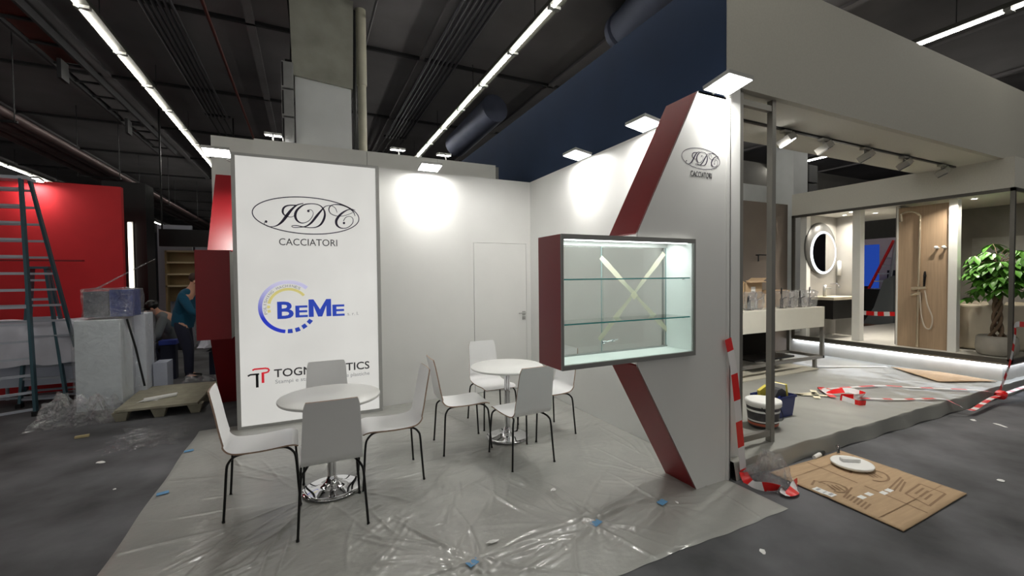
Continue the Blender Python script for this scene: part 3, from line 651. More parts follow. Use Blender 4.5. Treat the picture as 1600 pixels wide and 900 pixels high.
# ================================================================ FLOODLIGHTS
def flood(loc, toward, label, power=P_FLOOD, group='arm floodlights of the stand', mount=None, lit=True, size=(.27, .23)):
    """LED arm floodlight; toward = unit xy direction to the wall it lights"""
    d = Vector((toward[0], toward[1], 0)); side = Vector((-d.y, d.x, 0)); tilt = R(-9)
    fdir = (d*math.sin(tilt)-Vector((0, 0, 1))*math.cos(tilt)).normalized(); lon = (d*math.cos(tilt)+Vector((0, 0, 1))*math.sin(tilt))
    L = Vector(loc); t = thing('floodlight', label, 'lamp', loc, 0, group)
    def slab(c, a, b, h, sx, sy, mm):
        v = []
        for i in (-.5, .5):
            for j in (-.5, .5):
                for k in (0, 1): v.append(c+a*(i*sx)+b*(j*sy)+h*k)
        mm.add(v, [(0, 1, 3, 2), (4, 6, 7, 5), (0, 4, 5, 1), (2, 3, 7, 6), (0, 2, 6, 4), (1, 5, 7, 3)], False); return mm
    slab(L-fdir*.004, side, lon, -fdir*.03, size[0], size[1], MB()).build('housing', ALU, t)
    if lit:
        slab(L-fdir*.001, side, lon, -fdir*.003, size[0]*.94, size[1]*.92, MB()).build('glass_lens', LEDW, t)
        l = bpy.data.lights.new('lamp_light', 'AREA'); l.shape = 'RECTANGLE'; l.size = size[0]*.9; l.size_y = size[1]*.88; l.energy = power*.62; l.color = (1, .98, .93)
        ob = bpy.data.objects.new('lamp_light', l); COL.objects.link(ob); ob.parent = t
        zz = -fdir; xx = side; yy = zz.cross(xx); ob.matrix_local = Matrix.Translation(fdir*.006)@Matrix((xx, yy, zz)).transposed().to_4x4()
        l = bpy.data.lights.new('beam_light', 'SPOT'); l.energy = power*1.6; l.spot_size = R(82); l.spot_blend = .75; l.shadow_soft_size = .03; l.color = (1, .98, .93)
        ob = bpy.data.objects.new('beam_light', l); COL.objects.link(ob); ob.parent = t
        q = (d*.62-Vector((0, 0, 1))*.78).to_track_quat('-Z', 'Y'); ob.matrix_local = Matrix.Translation(fdir*.012-lon*.02)@q.to_matrix().to_4x4()
    else: slab(L-fdir*.001, side, lon, -fdir*.003, size[0]*.94, size[1]*.92, MB()).build('glass_lens', PAPER, t)
    if mount is not None:
        mm = MB(); mm.tube([L+lon*size[1]*.5-fdir*.02, L+lon*size[1]*.5+Vector((0, 0, .03)), Vector(mount)], .008, 8); mm.build('arm', ALU, t)
    return t
flood((2.91, 2.26, 3.085), (0, 1), 'floodlight at the top of the white K panel above the small oval logo', P_FLOOD*.9, mount=(2.91, 2.42, 3.05))
flood((2.89, 3.14, 3.065), (1, 0), 'floodlight on the right wall just left of the red slanted board', mount=(3.05, 3.14, 3.07))
flood((2.89, 4.25, 3.065), (1, 0), 'floodlight on the right wall nearest the back corner', mount=(3.05, 4.25, 3.07))
flood((1.47, 5.50, 3.07), (0, 1), 'floodlight above the white back wall left of the door', mount=(1.47, 5.72, 3.07))
flood((-.89, 5.92, 3.10), (0, 1), 'floodlight beside the top left corner of the backlit sign', P_FLOOD*.9, mount=(-.8, 6.3, 3.1))
for x in (-.35, 1.25, 1.95):
    flood((x, 6.47, 3.53), (0, -1), {-.35: 'small rear floodlight above the backlit sign left of the column', 1.25: 'small rear floodlight on the storage cabin right of the column', 1.95: 'small rear floodlight near the right end of the storage cabin'}[x], 1.5, 'rear floodlights on the storage cabin', size=(.2, .14), mount=(x, 6.32, 3.36))
# ================================================================ HALL CEILING LIGHT LINES
def strip_line(X, y0, y1, label, z=5.0, n=None):
    t = thing('light_line', label, 'light', (X, (y0+y1)/2, z), 0, 'continuous neon light lines under the ceiling')
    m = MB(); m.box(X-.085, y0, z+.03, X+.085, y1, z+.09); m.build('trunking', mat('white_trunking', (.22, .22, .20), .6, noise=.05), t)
    y = y0+.1; sp = 1.2
    while y < y1-.5:
        m = MB(); m.tube([(X-.03, y+.04, z+.004), (X-.03, y+sp-.04, z+.004)], .016, 8); m.build('neon_tube', TUBE, t)
        m = MB(); m.box(X-.075, y-.035, z-.004, X+.075, y+.035, z+.03); m.build('lamp_holder', GREYF, t)
        y += sp
    for yy in np.arange(y0+.6, y1, 2.4):
        m = MB(); m.tube([(X, yy, z+.09), (X, yy, HALL_Z)], .006, 6); m.build('suspension_wire', DARKB, t)
strip_line(-2.41, -9.8, 21.3, 'long neon light line running back above the left side of the stand')
strip_line(2.87, -9.8, 17.8, 'long neon light line running back to the right of the column')
strip_line(8.22, -9.8, 20.2, 'neon light line above the neighbouring stand, at the top right corner')
strip_line(-7.75, 3, 43, 'distant neon light line far to the left above the red wall', z=5.0)
strip_line(13.5, 2.2, 20.2, 'neon light line far to the right above the dim grey wall')
# cable tray groups
for (xs, y0, y1, lab) in ((np.linspace(-1.95, -1.58, 6), -2, 12, 'group of grey conduits under the ceiling left of the column'), (np.linspace(2.0, 2.47, 7), -2, 11.9, 'group of grey conduits under the ceiling right of the column')):
    t = thing('conduit_group', lab, 'pipes', (float(xs.mean()), (y0+y1)/2, 5.4))
    for x in xs: m = MB(); m.tube([(x, y0, 5.42), (x, y1, 5.42)], .022, 8); m.build('conduit', PIPEM, t)
    for y in (3.0, 7.5, y1): m = MB(); m.box(xs[0]-.06, y-.04, 5.44, xs[-1]+.06, y+.04, 5.47); m.build('cross_bracket', DARKB, t)
    for y in (y1+.3, ):
        for x in xs[::2]: m = MB(); m.tube([(x, y1, 5.42), (x, y1+5, 5.50)], .017, 6); m.build('conduit', DARKB, t)
m = MB(); m.tube([(-1.2, -2, 5.45), (-1.2, 14, 5.45)], .025, 12); tag(m.build('sprinkler_pipe', REDP), 'thin reddish sprinkler pipe under the ceiling left of the column', 'pipe')
m = MB(); m.tube([(.95, -2, 5.48), (.95, 14, 5.48)], .02, 8); tag(m.build('thin_pipe', PIPEM), 'thin single pipe under the ceiling just right of the column', 'pipe')
# red cable ladder at left
t = thing('cable_ladder', 'dark cable ladder with reddish sides under the ceiling at the upper left', 'cable ladder', (-3.4, 8, 5.2))
for x in (-3.62, -3.22): m = MB(); m.box(x-.02, 3, 5.15, x+.02, 15, 5.27); m.build('side_rail', DARKB, t)
for y in np.arange(3.2, 15, .7): m = MB(); m.box(-3.6, y, 5.17, -3.24, y+.04, 5.2); m.build('rung', DARKB, t)
m = MB(); m.box(-3.59, 3, 5.21, -3.25, 9.5, 5.24); m.build('red_cable_bed', REDP, t)
for y in (6.5, 9.2, 12): m = MB(); m.box(-3.45, y, 4.85, -3.4, y+.25, 5.15); m.build('hanger', DARKB, t)
# big ducts at the left
t = thing('cable_duct', 'wide bundle of brownish ducts sloping back under the ceiling at far left', 'duct', (-5.4, 10, 4.3))
for k, x in enumerate((-4.50, -4.36, -4.22, -4.08, -3.94)):
    m = MB(); m.tube([(x, 3, 4.12+.03*(k % 2)), (x, 26, 4.16+.03*(k % 2))], .068, 12); m.build('duct_tube', mat('brownish_duct', (.40, .33, .33), .45, .3, noise=.2, nscale=3), t)
for y in (5, 9, 13, 17, 21):
    m = MB(); m.box(-4.6, y, 4.02, -3.84, y+.05, 4.05); m.tube([(-4.58, y, 4.03), (-4.58, y, 5.6)], .008, 6); m.tube([(-3.86, y, 4.03), (-3.86, y, 5.6)], .008, 6); m.build('bracket', DARKB, t)
m = MB(); m.box(-3.05, 12.5, 2.45, -1.5, 12.65, 2.85); m.box(-3.0, 12.5, 2.85, -2.97, 12.53, 5.6); m.box(-1.55, 12.5, 2.85, -1.52, 12.53, 5.6); tag(m.build('dark_banner', BLACK), 'low dark banner above the beige shelves at left', 'banner')
# round ducts right
m = MB(); m.tube([(4.25, 4.0, 5.52), (4.3, 4.6, 5.35), (4.35, 5.1, 5.3)], [.30, .28, .27], 24); 
m.tube([(4.35, 5.1, 5.3), (4.37, 5.2, 5.3)], [.30, .30], 24); tag(m.build('air_duct', DUCTM), 'grey corrugated round air duct at the top right of the light line', 'duct')
m = MB(); m.tube([(3.75, 8.6, 5.3), (3.6, 10.8, 5.1)], .30, 24); tag(m.build('air_duct', DUCTM), 'dark round air duct above the storage cabin behind the blue wall', 'duct')

# column with concrete head
t = thing('column', 'thick white painted column with bare concrete head rising behind the storage cabin', 'column', (.28, 6.95, 0))
m = MB(); m.box(-.085, 6.62, 0, .635, 7.3, 4.42); m.build('shaft', COLW, t)
m = MB(); m.prism([(-.11, 4.42), (.655, 4.36), (.66, 4.52), (.68, 5.6), (-.14, 5.6), (-.115, 4.56)], 6.58, 7.4, 'y'); m.build('concrete_head', CONC, t)
m = MB(); m.tube([(.80, 6.75, 0), (.80, 6.75, 4.55)], .06, 18); m.tube([(.80, 6.75, 4.5), (.80, 6.75, 5.6)], .072, 18); tag(m.build('drain_pipe', mat('cream_pipe', (.72, .71, .64), .5, noise=.06)), 'pale vertical drain pipe right of the column', 'pipe')
m = MB(); m.tube([(.685, 6.64, 3.4), (.69, 6.64, 5.5)], .028, 10); tag(m.build('cable_bundle', BLACK), 'black vertical cable bundle between the column and the pale pipe', 'cable')
t = thing('line_array_speaker', 'stack of three grey loudspeaker boxes hanging left of the column', 'speaker', (-.21, 6.6, 3.4))
SPK = mat('grey_speaker_cloth', (.50, .50, .50), .7, noise=.1)
for k in range(3):
    m = MB(); m.bbox(-.245, 6.5, 3.46+k*.37, -.10, 6.9, 3.81+k*.37, .01); b = m.build('speaker_box', SPK, t)
    m = MB(); m.box(-.24, 6.495, 3.48+k*.37, -.22, 6.5, 3.79+k*.37); m.build('grille_edge', BLACK, b)
m = MB(); m.tube([(-.14, 6.7, 4.57), (-.12, 6.7, 5.0), (-.16, 6.7, 5.6)], .01, 8); m.box(-.2, 6.6, 4.57, -.1, 6.8, 4.62); m.build('hanging_bracket', BLACKM, t)

# ================================================================ LEFT SIDE OF HALL
t = thing('red_partition', 'bright red partition wall of another stand behind the ladders', 'partition', (-3.8, 8.6, 0))
m = MB(); m.prism([(-9.0, 8.3), (-2.62, 8.85), (-2.62, 8.95), (-9.0, 8.4)], 0, 3.14, 'z'); m.build('wall_panel', REDB, t)
m = MB(); m.box(-4.2, 8.55, 1.95, -3.0, 8.62, 1.97); m.build('seam', REDD, t)
flood((-3.55, 8.62, 3.12), (0, 1), 'small floodlight at the top of the red partition wall', P_FLOOD*.22, 'arm floodlights of the stand', size=(.22, .16), mount=(-3.55, 8.8, 3.14))
# dark side of hall behind red wall, vertical tube, shelves
m = MB(); m.box(-2.61, 8.7, 0, -2.0, 8.76, .01)
m = MB(); m.box(-3.35, 10.4, 0, -2.72, 10.9, 3.5); tag(m.build('dark_pillar', BLACK), 'black pillar right of the red partition wall', 'pillar')
t = thing('vertical_tube_light', 'vertical white tube light on the black pillar', 'light', (-2.86, 10.3, 1.4)); m = MB(); m.tube([(-2.95, 10.33, 1.52), (-2.95, 10.33, 2.74)], .026, 10); m.build('tube', emit('vert_tube', (1, .96, .85), 3.5), t)
m = MB(); m.box(-2.99, 10.365, 1.5, -2.91, 10.4, 2.76); m.build('back_plate', ALU, t)
m = MB(); m.box(-3.2, 13.0, 0, -2.52, 13.1, 3.0); m.box(-2.52, 13.3, 0, -1.2, 13.4, 2.5); tag(m.build('white_partition', mat('dim_white', (.62, .63, .68), .8)), 'dim white partition behind the crouching worker', 'partition')
t = thing('beige_shelf', 'beige open shelf unit with pale shelves behind the standing worker', 'shelf', (-2.6, 12.5, 1.3))
BE = mat('beige_board', (.60, .52, .38), .7); m = MB(); m.box(-3.0, 12.9, 1.15, -2.2, 12.95, 2.35); m.build('back_board', BE, t); m = MB(); m.box(-3.0, 12.7, 0, -2.96, 12.9, 2.37); m.box(-2.24, 12.7, 0, -2.2, 12.9, 2.37); m.build('side_board', BE, t)
for z in (1.5, 1.78, 2.06, 2.33): m = MB(); m.box(-3.0, 12.7, z, -2.2, 12.9, z+.04); m.build('shelf_board', mat('pale_wood', (.80, .74, .60), .6), t)

# ladders
def ladder(root, top, feetL, feetR, n, rail=(.06, .028), rung_r=.014, mrail=LADT):
    tl, tr = top
    for a, b in ((tl, feetL), (tr, feetR)):
        m = MB(); m.beam(a, b, rail[1], rail[0], up=(0, 1, 0)); rl = m.build('side_rail', mrail, root)
        m = MB(); m.obox((b[0], b[1], b[2]+.03), (.05, .09, .06)); m.build('foot_cap', BLACK, rl)
    for i in range(n):
        k = (i+.6)/n; p = Vector(tl).lerp(Vector(feetL), k); q = Vector(tr).lerp(Vector(feetR), k)
        m = MB(); m.beam(p, q, .032, .028); m.build('rung', LADA, root)
t = thing('step_ladder', 'tall double sided aluminium step ladder with teal rails cut by the left edge', 'ladder', (-3.2, 7.6, 0))
ladder(t, ((-3.62, 7.55, 2.93), (-3.16, 7.45, 2.93)), (-3.52, 7.05, 0), (-3.04, 7.30, 0), 14, mrail=LADT)
ladder(t, ((-3.62, 7.62, 2.93), (-3.12, 7.55, 2.93)), (-4.25, 8.2, 0), (-2.80, 8.05, 0), 14, mrail=LADT)
m = MB(); m.box(-3.64, 7.42, 2.92, -3.10, 7.64, 2.96); m.build('top_plate', LADA, t)
t = thing('step_ladder', 'smaller teal step ladder standing behind the tall ladder', 'ladder', (-3.3, 8.1, 0))
ladder(t, ((-3.38, 8.1, 1.83), (-3.22, 8.1, 1.83)), (-3.42, 7.85, 0), (-2.92, 7.75, 0), 7)
ladder(t, ((-3.38, 8.16, 1.83), (-3.22, 8.16, 1.83)), (-3.62, 8.45, 0), (-3.05, 8.45, 0), 7)
m = MB(); m.box(-3.42, 8.05, 1.83, -3.18, 8.22, 1.86); m.build('top_plate', LADT, t)

# table with dust sheet
t = thing('covered_table', 'table under a white dust sheet behind the ladders', 'table', (-3.4, 8.2, 0))
def drape(x0, x1, y0, y1, z, zl, seed=1):
    mm = MB()
    def fn(u, v):
        x = x0-.12+(x1-x0+.24)*u; y = y0-.12+(y1-y0+.24)*v
        out = max(x0-x, x-x1, y0-y, y-y1, 0)/.12
        zz = z-(z-zl)*min(1, out)**.8+.012*math.sin(x*14+seed)*math.sin(y*11)
        return (x+.02*math.sin(zz*20+y*9), y+.02*math.sin(x*17+seed), zz)
    mm.grid(fn, 26, 18); return mm
drape(-3.9, -2.62, 7.95, 8.5, 1.12, .55).build('dust_sheet', CLOTHW, t)
for x in (-3.8, -2.7):
    for y in (8.0, 8.45): m = MB(); m.tube([(x, y, 0), (x, y, 1.1)], .02, 8); m.build('leg', LADA, t)
m = MB(); m.box(-3.85, 8.0, .25, -2.65, 8.45, .8); m.build('carton', mat('white_box', (.80, .82, .88), .6), t)

# wrapped cabinets
t = thing('wrapped_cabinet', 'tall white cabinet wrapped in clear stretch film beside the pallet', 'cabinet', (-2.35, 7.2, 0))
m = MB(); m.bbox(-2.56, 7.0, .05, -2.12, 7.4, 1.17, .008); m.build('cabinet_body', mat('pale_cream_cabinet', (.91, .94, .95), .5, noise=.02), t)
def wrapbox(x0, y0, z0, x1, y1, z1, amp=.018, seed=0, div=26):
    bm = bmesh.new(); bmesh.ops.create_cube(bm, size=1); bmesh.ops.subdivide_edges(bm, edges=bm.edges[:], cuts=div, use_grid_fill=True)
    r = np.random.RandomState(seed); A = r.rand(10, 4)
    for q in bm.verts:
        n = q.co.normalized(); p = Vector(((x0+x1)/2+q.co.x*(x1-x0), (y0+y1)/2+q.co.y*(y1-y0), (z0+z1)/2+q.co.z*(z1-z0)))
        d = 0
        for a in A: d += math.sin((p.x*(a[0]-.5)+p.y*(a[1]-.5)+p.z*(a[2]-.5))*55+a[3]*6)
        p += n*(amp*d*.35+amp*.8); q.co = p
    mm = MB(); mm.bm(bm, True); return mm
wrapbox(-2.575, 6.985, .03, -2.105, 7.415, 1.185, .008, 3).build('stretch_film', FILM, t)
t = thing('wrapped_cabinet', 'second white cabinet wrapped in film, right of and behind the first', 'cabinet', (-2.05, 7.8, 0))
m = MB(); m.bbox(-2.45, 7.55, .05, -2.02, 7.90, 1.20, .008); m.build('cabinet_body', WRAPW, t)
wrapbox(-2.465, 7.535, .03, -2.005, 7.915, 1.215, .008, 5).build('stretch_film', FILM, t)
m = MB(); m.box(-2.0, 7.75, .0, -1.84, 8.05, .47); tag(m.build('carton', mat('grey_white_carton', (.66, .68, .74), .7)), 'low grey carton at the foot of the wrapped cabinets', 'box')
t = thing('wrapped_carton', 'dark blue cartons wrapped in shiny film on top of the white cabinets', 'box', (-2.3, 7.4, 1.215))
m = MB(); m.bbox(-2.50, 7.10, 1.20, -2.26, 7.40, 1.52, .006); m.build('carton', mat('grey_wrapped_carton', (.42, .43, .47), .6, noise=.1), t)
m = MB(); m.bbox(-2.25, 7.10, 1.20, -2.02, 7.40, 1.54, .006); m.build('carton', WRAPB, t)
wrapbox(-2.515, 7.085, 1.20, -2.005, 7.415, 1.55, .012, 9).build('stretch_film', FILM2, t)
m = MB(); m.tube([(-2.35, 7.05, 1.56), (-2.2, 7.5, 1.75), (-2.05, 8.2, 1.98)], [.012, .010, .006], 6); tag(m.build('film_strand', FILM2), 'twisted strand of clear film rising from the wrapped cartons', 'film')
m = MB(); m.tube([(-2.06, 7.02, 1.17), (-1.97, 6.98, .8), (-1.87, 6.9, .32)], .012, 8); tag(m.build('broom_stick', BLACKM), 'thin dark stick leaning on the white cabinets', 'stick')
def crumple(x0, x1, y0, y1, h, name, label, seed, m_=FILM2, nu=44, nv=34, cat='plastic film', base=.004):
    r = np.random.RandomState(seed); A = r.rand(12, 4); mm = MB()
    def fn(u, v):
        x = x0+(x1-x0)*u; y = y0+(y1-y0)*v; e = min(u, 1-u, v, 1-v)
        rad = 1-.25*abs(math.sin(7*math.atan2(v-.5, u-.5)+seed))
        x = (x0+x1)/2+(x-(x0+x1)/2)*rad; y = (y0+y1)/2+(y-(y0+y1)/2)*rad
        d = 0
        for a in A: d += abs(math.sin(x*(a[0]-.5)*40+y*(a[1]-.5)*40+a[2]*6))*a[3]
        z = base+h*min(1, e*5)*(max(0, d-1.6)/3)
        return (x+.015*math.sin(z*60), y, z)
    mm.grid(fn, nu, nv, False)
    o = mm.build(name, m_, fixn=False); tag(o, label, cat); return o
crumple(-2.85, -2.0, 6.45, 6.97, .30, 'crumpled_film', 'heap of crumpled clear film around the foot of the wrapped cabinets', 4)
crumple(-1.82, -1.15, 7.85, 8.3, .22, 'crumpled_film', 'crumpled clear film lying behind the pallet', 8)
crumple(-1.9, -1.15, 5.3, 6.2, .035, 'crumpled_film', 'thin clear film lying flat on the dark carpet in front of the pallet', 12, FILM)

# pallet
t = thing('pallet', 'grey pressed wood pallet on the dark carpet', 'pallet', (-1.65, 7.1, 0))
dk = [(-2.045, 6.49), (-1.245, 6.47), (-1.235, 7.70), (-2.12, 7.78)]
m = MB(); m.prism(dk, .115, .14, 'z'); m.prism([(-2.03, 6.53), (-1.27, 6.51), (-1.26, 7.66), (-2.09, 7.73)], .105, .116, 'z'); m.build('deck', WOODP, t)
for i in range(3):
    for j in range(3):
        cx = -2.0+.36*i-(.03*j if i == 0 else 0); cy = 6.57+.53*j
        b0, b1 = .075, .045; v = []
        for (q, z) in ((b0, .108), (b1, 0)):
            v += [(cx-q, cy-q, z), (cx+q, cy-q, z), (cx+q, cy+q, z), (cx-q, cy+q, z)]
        m = MB(); m.add(v, [(0, 1, 2, 3), (7, 6, 5, 4), (0, 4, 5, 1), (1, 5, 6, 2), (2, 6, 7, 3), (3, 7, 4, 0)], False); m.build('block', WOODP, t)
t = thing('instruction_booklet', 'rolled white paper and folded leaflet lying on the pallet', 'paper', (-1.72, 6.85, .14))
m = MB()
def fn(u, v):
    a = u*4.2; r = .022+.004*u; return (-1.72+.30*(v-.5)+.02, 6.87+r*math.cos(a)+.16*(v-.5), .166+r*math.sin(a))
m.grid(fn, 16, 4); m.build('rolled_sheet', PAPER, t)
m = MB(); m.grid(lambda u, v: (-1.93+.2*u+.03*v, 6.77+.13*v+.03*u, .142+.012*math.sin(u*PI)*(1+v)), 8, 3); m.build('leaflet', PAPER, t)

# ================================================================ PEOPLE
def skinned(name, pts, edges, m_, parent, sub=1):
    me = bpy.data.meshes.new(name); mw = wm(parent).inverted()
    me.from_pydata([(mw@Vector(p[:3]))[:] for p in pts], edges, []); ob = bpy.data.objects.new(name, me); COL.objects.link(ob)
    sk = ob.modifiers.new('s', 'SKIN'); sk.use_smooth_shade = True; lay = me.skin_vertices[0].data
    for i, p in enumerate(pts):
        r = p[3]; lay[i].radius = (r if not isinstance(r, tuple) else r[0], r if not isinstance(r, tuple) else r[1]); lay[i].use_root = (i == 0)
    sb = ob.modifiers.new('b', 'SUBSURF'); sb.levels = sub; sb.render_levels = sub
    dg = bpy.context.evaluated_depsgraph_get(); em = bpy.data.meshes.new_from_object(ob.evaluated_get(dg)); bpy.data.objects.remove(ob)
    for p in em.polygons: p.use_smooth = True
    em.materials.clear(); em.materials.append(m_); o2 = bpy.data.objects.new(name, em); COL.objects.link(o2); o2.parent = parent; return o2
def hand(c, d, up, parent):
    c = Vector(c); d = Vector(d).normalized(); s = d.cross(Vector(up)).normalized(); n = s.cross(d)
    for k in range(4):
        b = c+s*(.027-.018*k)+d*.05; L = (.062, .072, .068, .05)[k]
        skinned('finger', [(*b, .009), (*(b+d*L*.45-n*.006), .0085), (*(b+d*L*.8-n*.022), .0075), (*(b+d*L-n*.036), .006)], [(0, 1), (1, 2), (2, 3)], SKIN, parent)
    b = c+s*.03+d*.005; skinned('thumb', [(*b, .011), (*(b+s*.022+d*.03), .010), (*(b+s*.026+d*.058-n*.01), .008)], [(0, 1), (1, 2)], SKIN, parent)
def person(name, label, base, J, top_m, leg_m, hair_m, cap=False, face=(1, 0, 0)):
    """J: dict of joints in world coords"""
    t = thing(name, label, 'person', base)
    P = lambda k: Vector(J[k]); pts = []; idx = {}
    def a(k, r, p=None): idx[k] = len(pts); pts.append((*(P(k) if p is None else p), r))
    a('pelvis', (.115, .085)); a('waist', (.10, .08), P('pelvis').lerp(P('chest'), .45)); a('chest', (.155, .11)); a('neck', .052, P('chest').lerp(P('head'), .62)); a('h0', .065, P('head')-(P('head')-P('neckb')).normalized()*.03); a('h1', (.082, .098), P('head')+(P('head')-P('neckb')).normalized()*.05); a('h2', .06, P('head')+(P('head')-P('neckb')).normalized()*.12)
    E = [(0, 1), (1, 2), (2, 3), (3, 4), (4, 5), (5, 6)]
    for s in 'LR':
        a('sh'+s, .06); a('el'+s, .043); a('wr'+s, .028); a('ha'+s, (.04, .018), P('wr'+s)+(P('wr'+s)-P('el'+s)).normalized()*.07)
        E += [(2, idx['sh'+s]), (idx['sh'+s], idx['el'+s]), (idx['el'+s], idx['wr'+s]), (idx['wr'+s], idx['ha'+s])]
        a('hip'+s, .095); a('kn'+s, .062); a('an'+s, .042); a('to'+s, .035, P('an'+s)+Vector(face)*.16-Vector((0, 0, .05)))
        E += [(0, idx['hip'+s]), (idx['hip'+s], idx['kn'+s]), (idx['kn'+s], idx['an'+s]), (idx['an'+s], idx['to'+s])]
    skinned('body', pts, E, SKIN, t, 2)
    q = lambda k, g=.012: (*pts[idx[k]][:3], tuple(x+g for x in pts[idx[k]][3]) if isinstance(pts[idx[k]][3], tuple) else pts[idx[k]][3]+g)
    T = [(*(Vector(pts[0][:3])-(P('chest')-P('pelvis')).normalized()*.06), (.155, .125)), q('waist', .05), q('chest', .02), q('neck', .004)]
    TE = [(0, 1), (1, 2), (2, 3)]
    for s in 'LR': n = len(T); T += [q('sh'+s, .018), q('el'+s, .016), q('wr'+s, .014)]; TE += [(2, n), (n, n+1), (n+1, n+2)]
    skinned('sweater', T, TE, top_m, t, 2)
    ax = (P('chest')-P('pelvis')); m = MB(); m.tube([P('pelvis')-ax*.10, P('pelvis')+ax*.15, P('pelvis')+ax*.45, P('pelvis')+ax*.8], [.150, .158, .155, .13], 18); m.build('sweater_hem', top_m, t)
    T = [q('pelvis', .035), (*(Vector(pts[0][:3])+(P('chest')-P('pelvis')).normalized()*.10), (.15, .12))]; TE = [(0, 1)]
    for s in 'LR': n = len(T); T += [q('hip'+s, .016), q('kn'+s, .018), q('an'+s, .022)]; TE += [(0, n), (n, n+1), (n+1, n+2)]
    skinned('trousers', T, TE, leg_m, t, 2)
    for s in 'LR':
        an = P('an'+s); f = Vector(face)
        skinned('shoe', [(*(an-f*.06-Vector((0, 0, .04))), .06), (*(an+f*.07-Vector((0, 0, .045))), .06), (*(an+f*.20-Vector((0, 0, .055))), .045)], [(0, 1), (1, 2)], BLACK, t, 2)
        hand(P('wr'+s)+(P('wr'+s)-P('el'+s)).normalized()*.04, P('wr'+s)-P('el'+s), (0, 0, 1), t)
    # head details
    H = P('head'); U = (H-P('neckb')).normalized(); F = (Vector(J['look'])-Vector((0, 0, 0))).normalized(); F = (F-U*F.dot(U)).normalized(); Sd = F.cross(U)
    m = MB()
    def ell(mm, c, rx, ry, rz, n=12):
        c = Vector(c); v = []; f = []
        for i in range(n//2+1):
            for k in range(n):
                th = PI*i/(n//2); ph = 2*PI*k/n; v.append(c+Sd*rx*math.sin(th)*math.cos(ph)+F*ry*math.sin(th)*math.sin(ph)+U*rz*math.cos(th))
        for i in range(n//2):
            for k in range(n): f.append((i*n+k, i*n+(k+1) % n, (i+1)*n+(k+1) % n, (i+1)*n+k))
        mm.add(v, f, True)
    ell(m, H+U*.02+F*.105, .014, .02, .026); m.build('nose', SKIN, t)
    for sg in (-1, 1):
        m = MB(); ell(m, H+U*.04+F*.085+Sd*.03*sg, .013, .010, .009); m.build('eye', mat('eye_white', (.15, .1, .08), .2), t)
        m = MB(); ell(m, H+U*.025+Sd*.083*sg, .012, .022, .03); m.build('ear', SKIN, t)
    m = MB(); ell(m, H-U*.035+F*.088, .024, .010, .007); m.build('mouth', mat('lips', (.62, .36, .34), .5), t)
    m = MB(); ell(m, H+U*.065-F*.018, .092, .105, .088, 16); m.build('cap' if cap else 'hair', hair_m, t)
    if cap:
        m = MB(); ell(m, H+U*.075+F*.12, .07, .09, .012); m.build('cap_peak', hair_m, t)
    return t
person('person', 'person in a teal sweater and dark trousers bending forward beside the red showcase', (-1.80, 8.65, 0),
 dict(pelvis=(-1.83, 8.65, .95), chest=(-1.76, 8.60, 1.36), neckb=(-1.69, 8.58, 1.50), head=(-1.63, 8.56, 1.62), shL=(-1.72, 8.82, 1.42), shR=(-1.78, 8.40, 1.40), elL=(-1.55, 8.88, 1.18), elR=(-1.64, 8.32, 1.14), wrL=(-1.35, 8.75, 1.10), wrR=(-1.42, 8.42, 1.05),
  hipL=(-1.83, 8.74, .90), hipR=(-1.83, 8.56, .90), knL=(-1.78, 8.76, .50), knR=(-1.74, 8.54, .50), anL=(-1.80, 8.78, .10), anR=(-1.74, 8.52, .10), look=(1, 0, -.5)), TEAL, NAVY, mat('short_brown_hair', (.25, .18, .14), .8))
person('person', 'person in a grey shirt and black cap crouching behind the wrapped cabinets', (-2.16, 9.35, 0),
 dict(pelvis=(-2.09, 9.45, .55), chest=(-2.21, 9.35, .98), neckb=(-2.31, 9.32, 1.08), head=(-2.37, 9.28, 1.17), shL=(-2.21, 9.14, 1.0), shR=(-2.17, 9.56, 1.0), elL=(-2.25, 9.02, .74), elR=(-2.25, 9.6, .72), wrL=(-2.43, 9.06, .60), wrR=(-2.45, 9.5, .58),
  hipL=(-2.09, 9.36, .52), hipR=(-2.09, 9.54, .52), knL=(-2.41, 9.30, .52), knR=(-2.39, 9.62, .50), anL=(-2.23, 9.30, .10), anR=(-2.21, 9.60, .10), look=(-1, -.2, -.3)), GREYCL, NAVY, BLACK, cap=True, face=(-1, 0, 0))
m = MB(); m.bbox(-2.22, 8.9, .58, -1.98, 9.1, .66, .01); m.m = 1; m.box(-2.2, 8.92, 0, -2.0, 9.08, .58); tag(m.build('work_box', [mat('mid_blue_lid', (.15, .22, .55), .5), NAVY]), 'blue topped work box between the two workers', 'box')
m = MB(); m.grid(lambda u, v: (-1.45+.5*u, 8.2+.5*v, .52+.06*math.sin(u*5)*math.sin(v*4)+.1*u), 8, 8); m.box(-1.42, 8.25, 0, -1.0, 8.65, .5); tag(m.build('covered_crate', NAVY), 'dark crate beside the red end panel', 'crate')
crumple(-1.55, -.98, 8.0, 8.6, .25, 'dust_sheet', 'pale plastic sheet over the dark crate beside the red end panel', 21, CLOTHW, 20, 20, 'sheet', .60)

# ================================================================ NEIGHBOUR STAND THINGS
# steel door frame
SF = mat('satin_steel_frame', (.52, .51, .49), .4, .55)
t = thing('steel_frame', 'grey square tube steel frame standing at the platform edge', 'frame', (3.5, 2.48, PZ))
m = MB(); m.box(3.715, 2.445, PZ, 3.765, 2.495, FB); m.build('post', SF, t)
m = MB(); m.box(3.245, 2.43, .0+PZ, 3.315, 2.50, FB); m.build('post', SF, t)
m = MB(); m.box(3.315, 2.45, PZ+.06, 3.715, 2.49, PZ+.11); m.build('rail', SF, t)
m = MB(); m.box(3.315, 2.45, FB-.10, 3.715, 2.49, FB-.05); m.build('rail', SF, t)
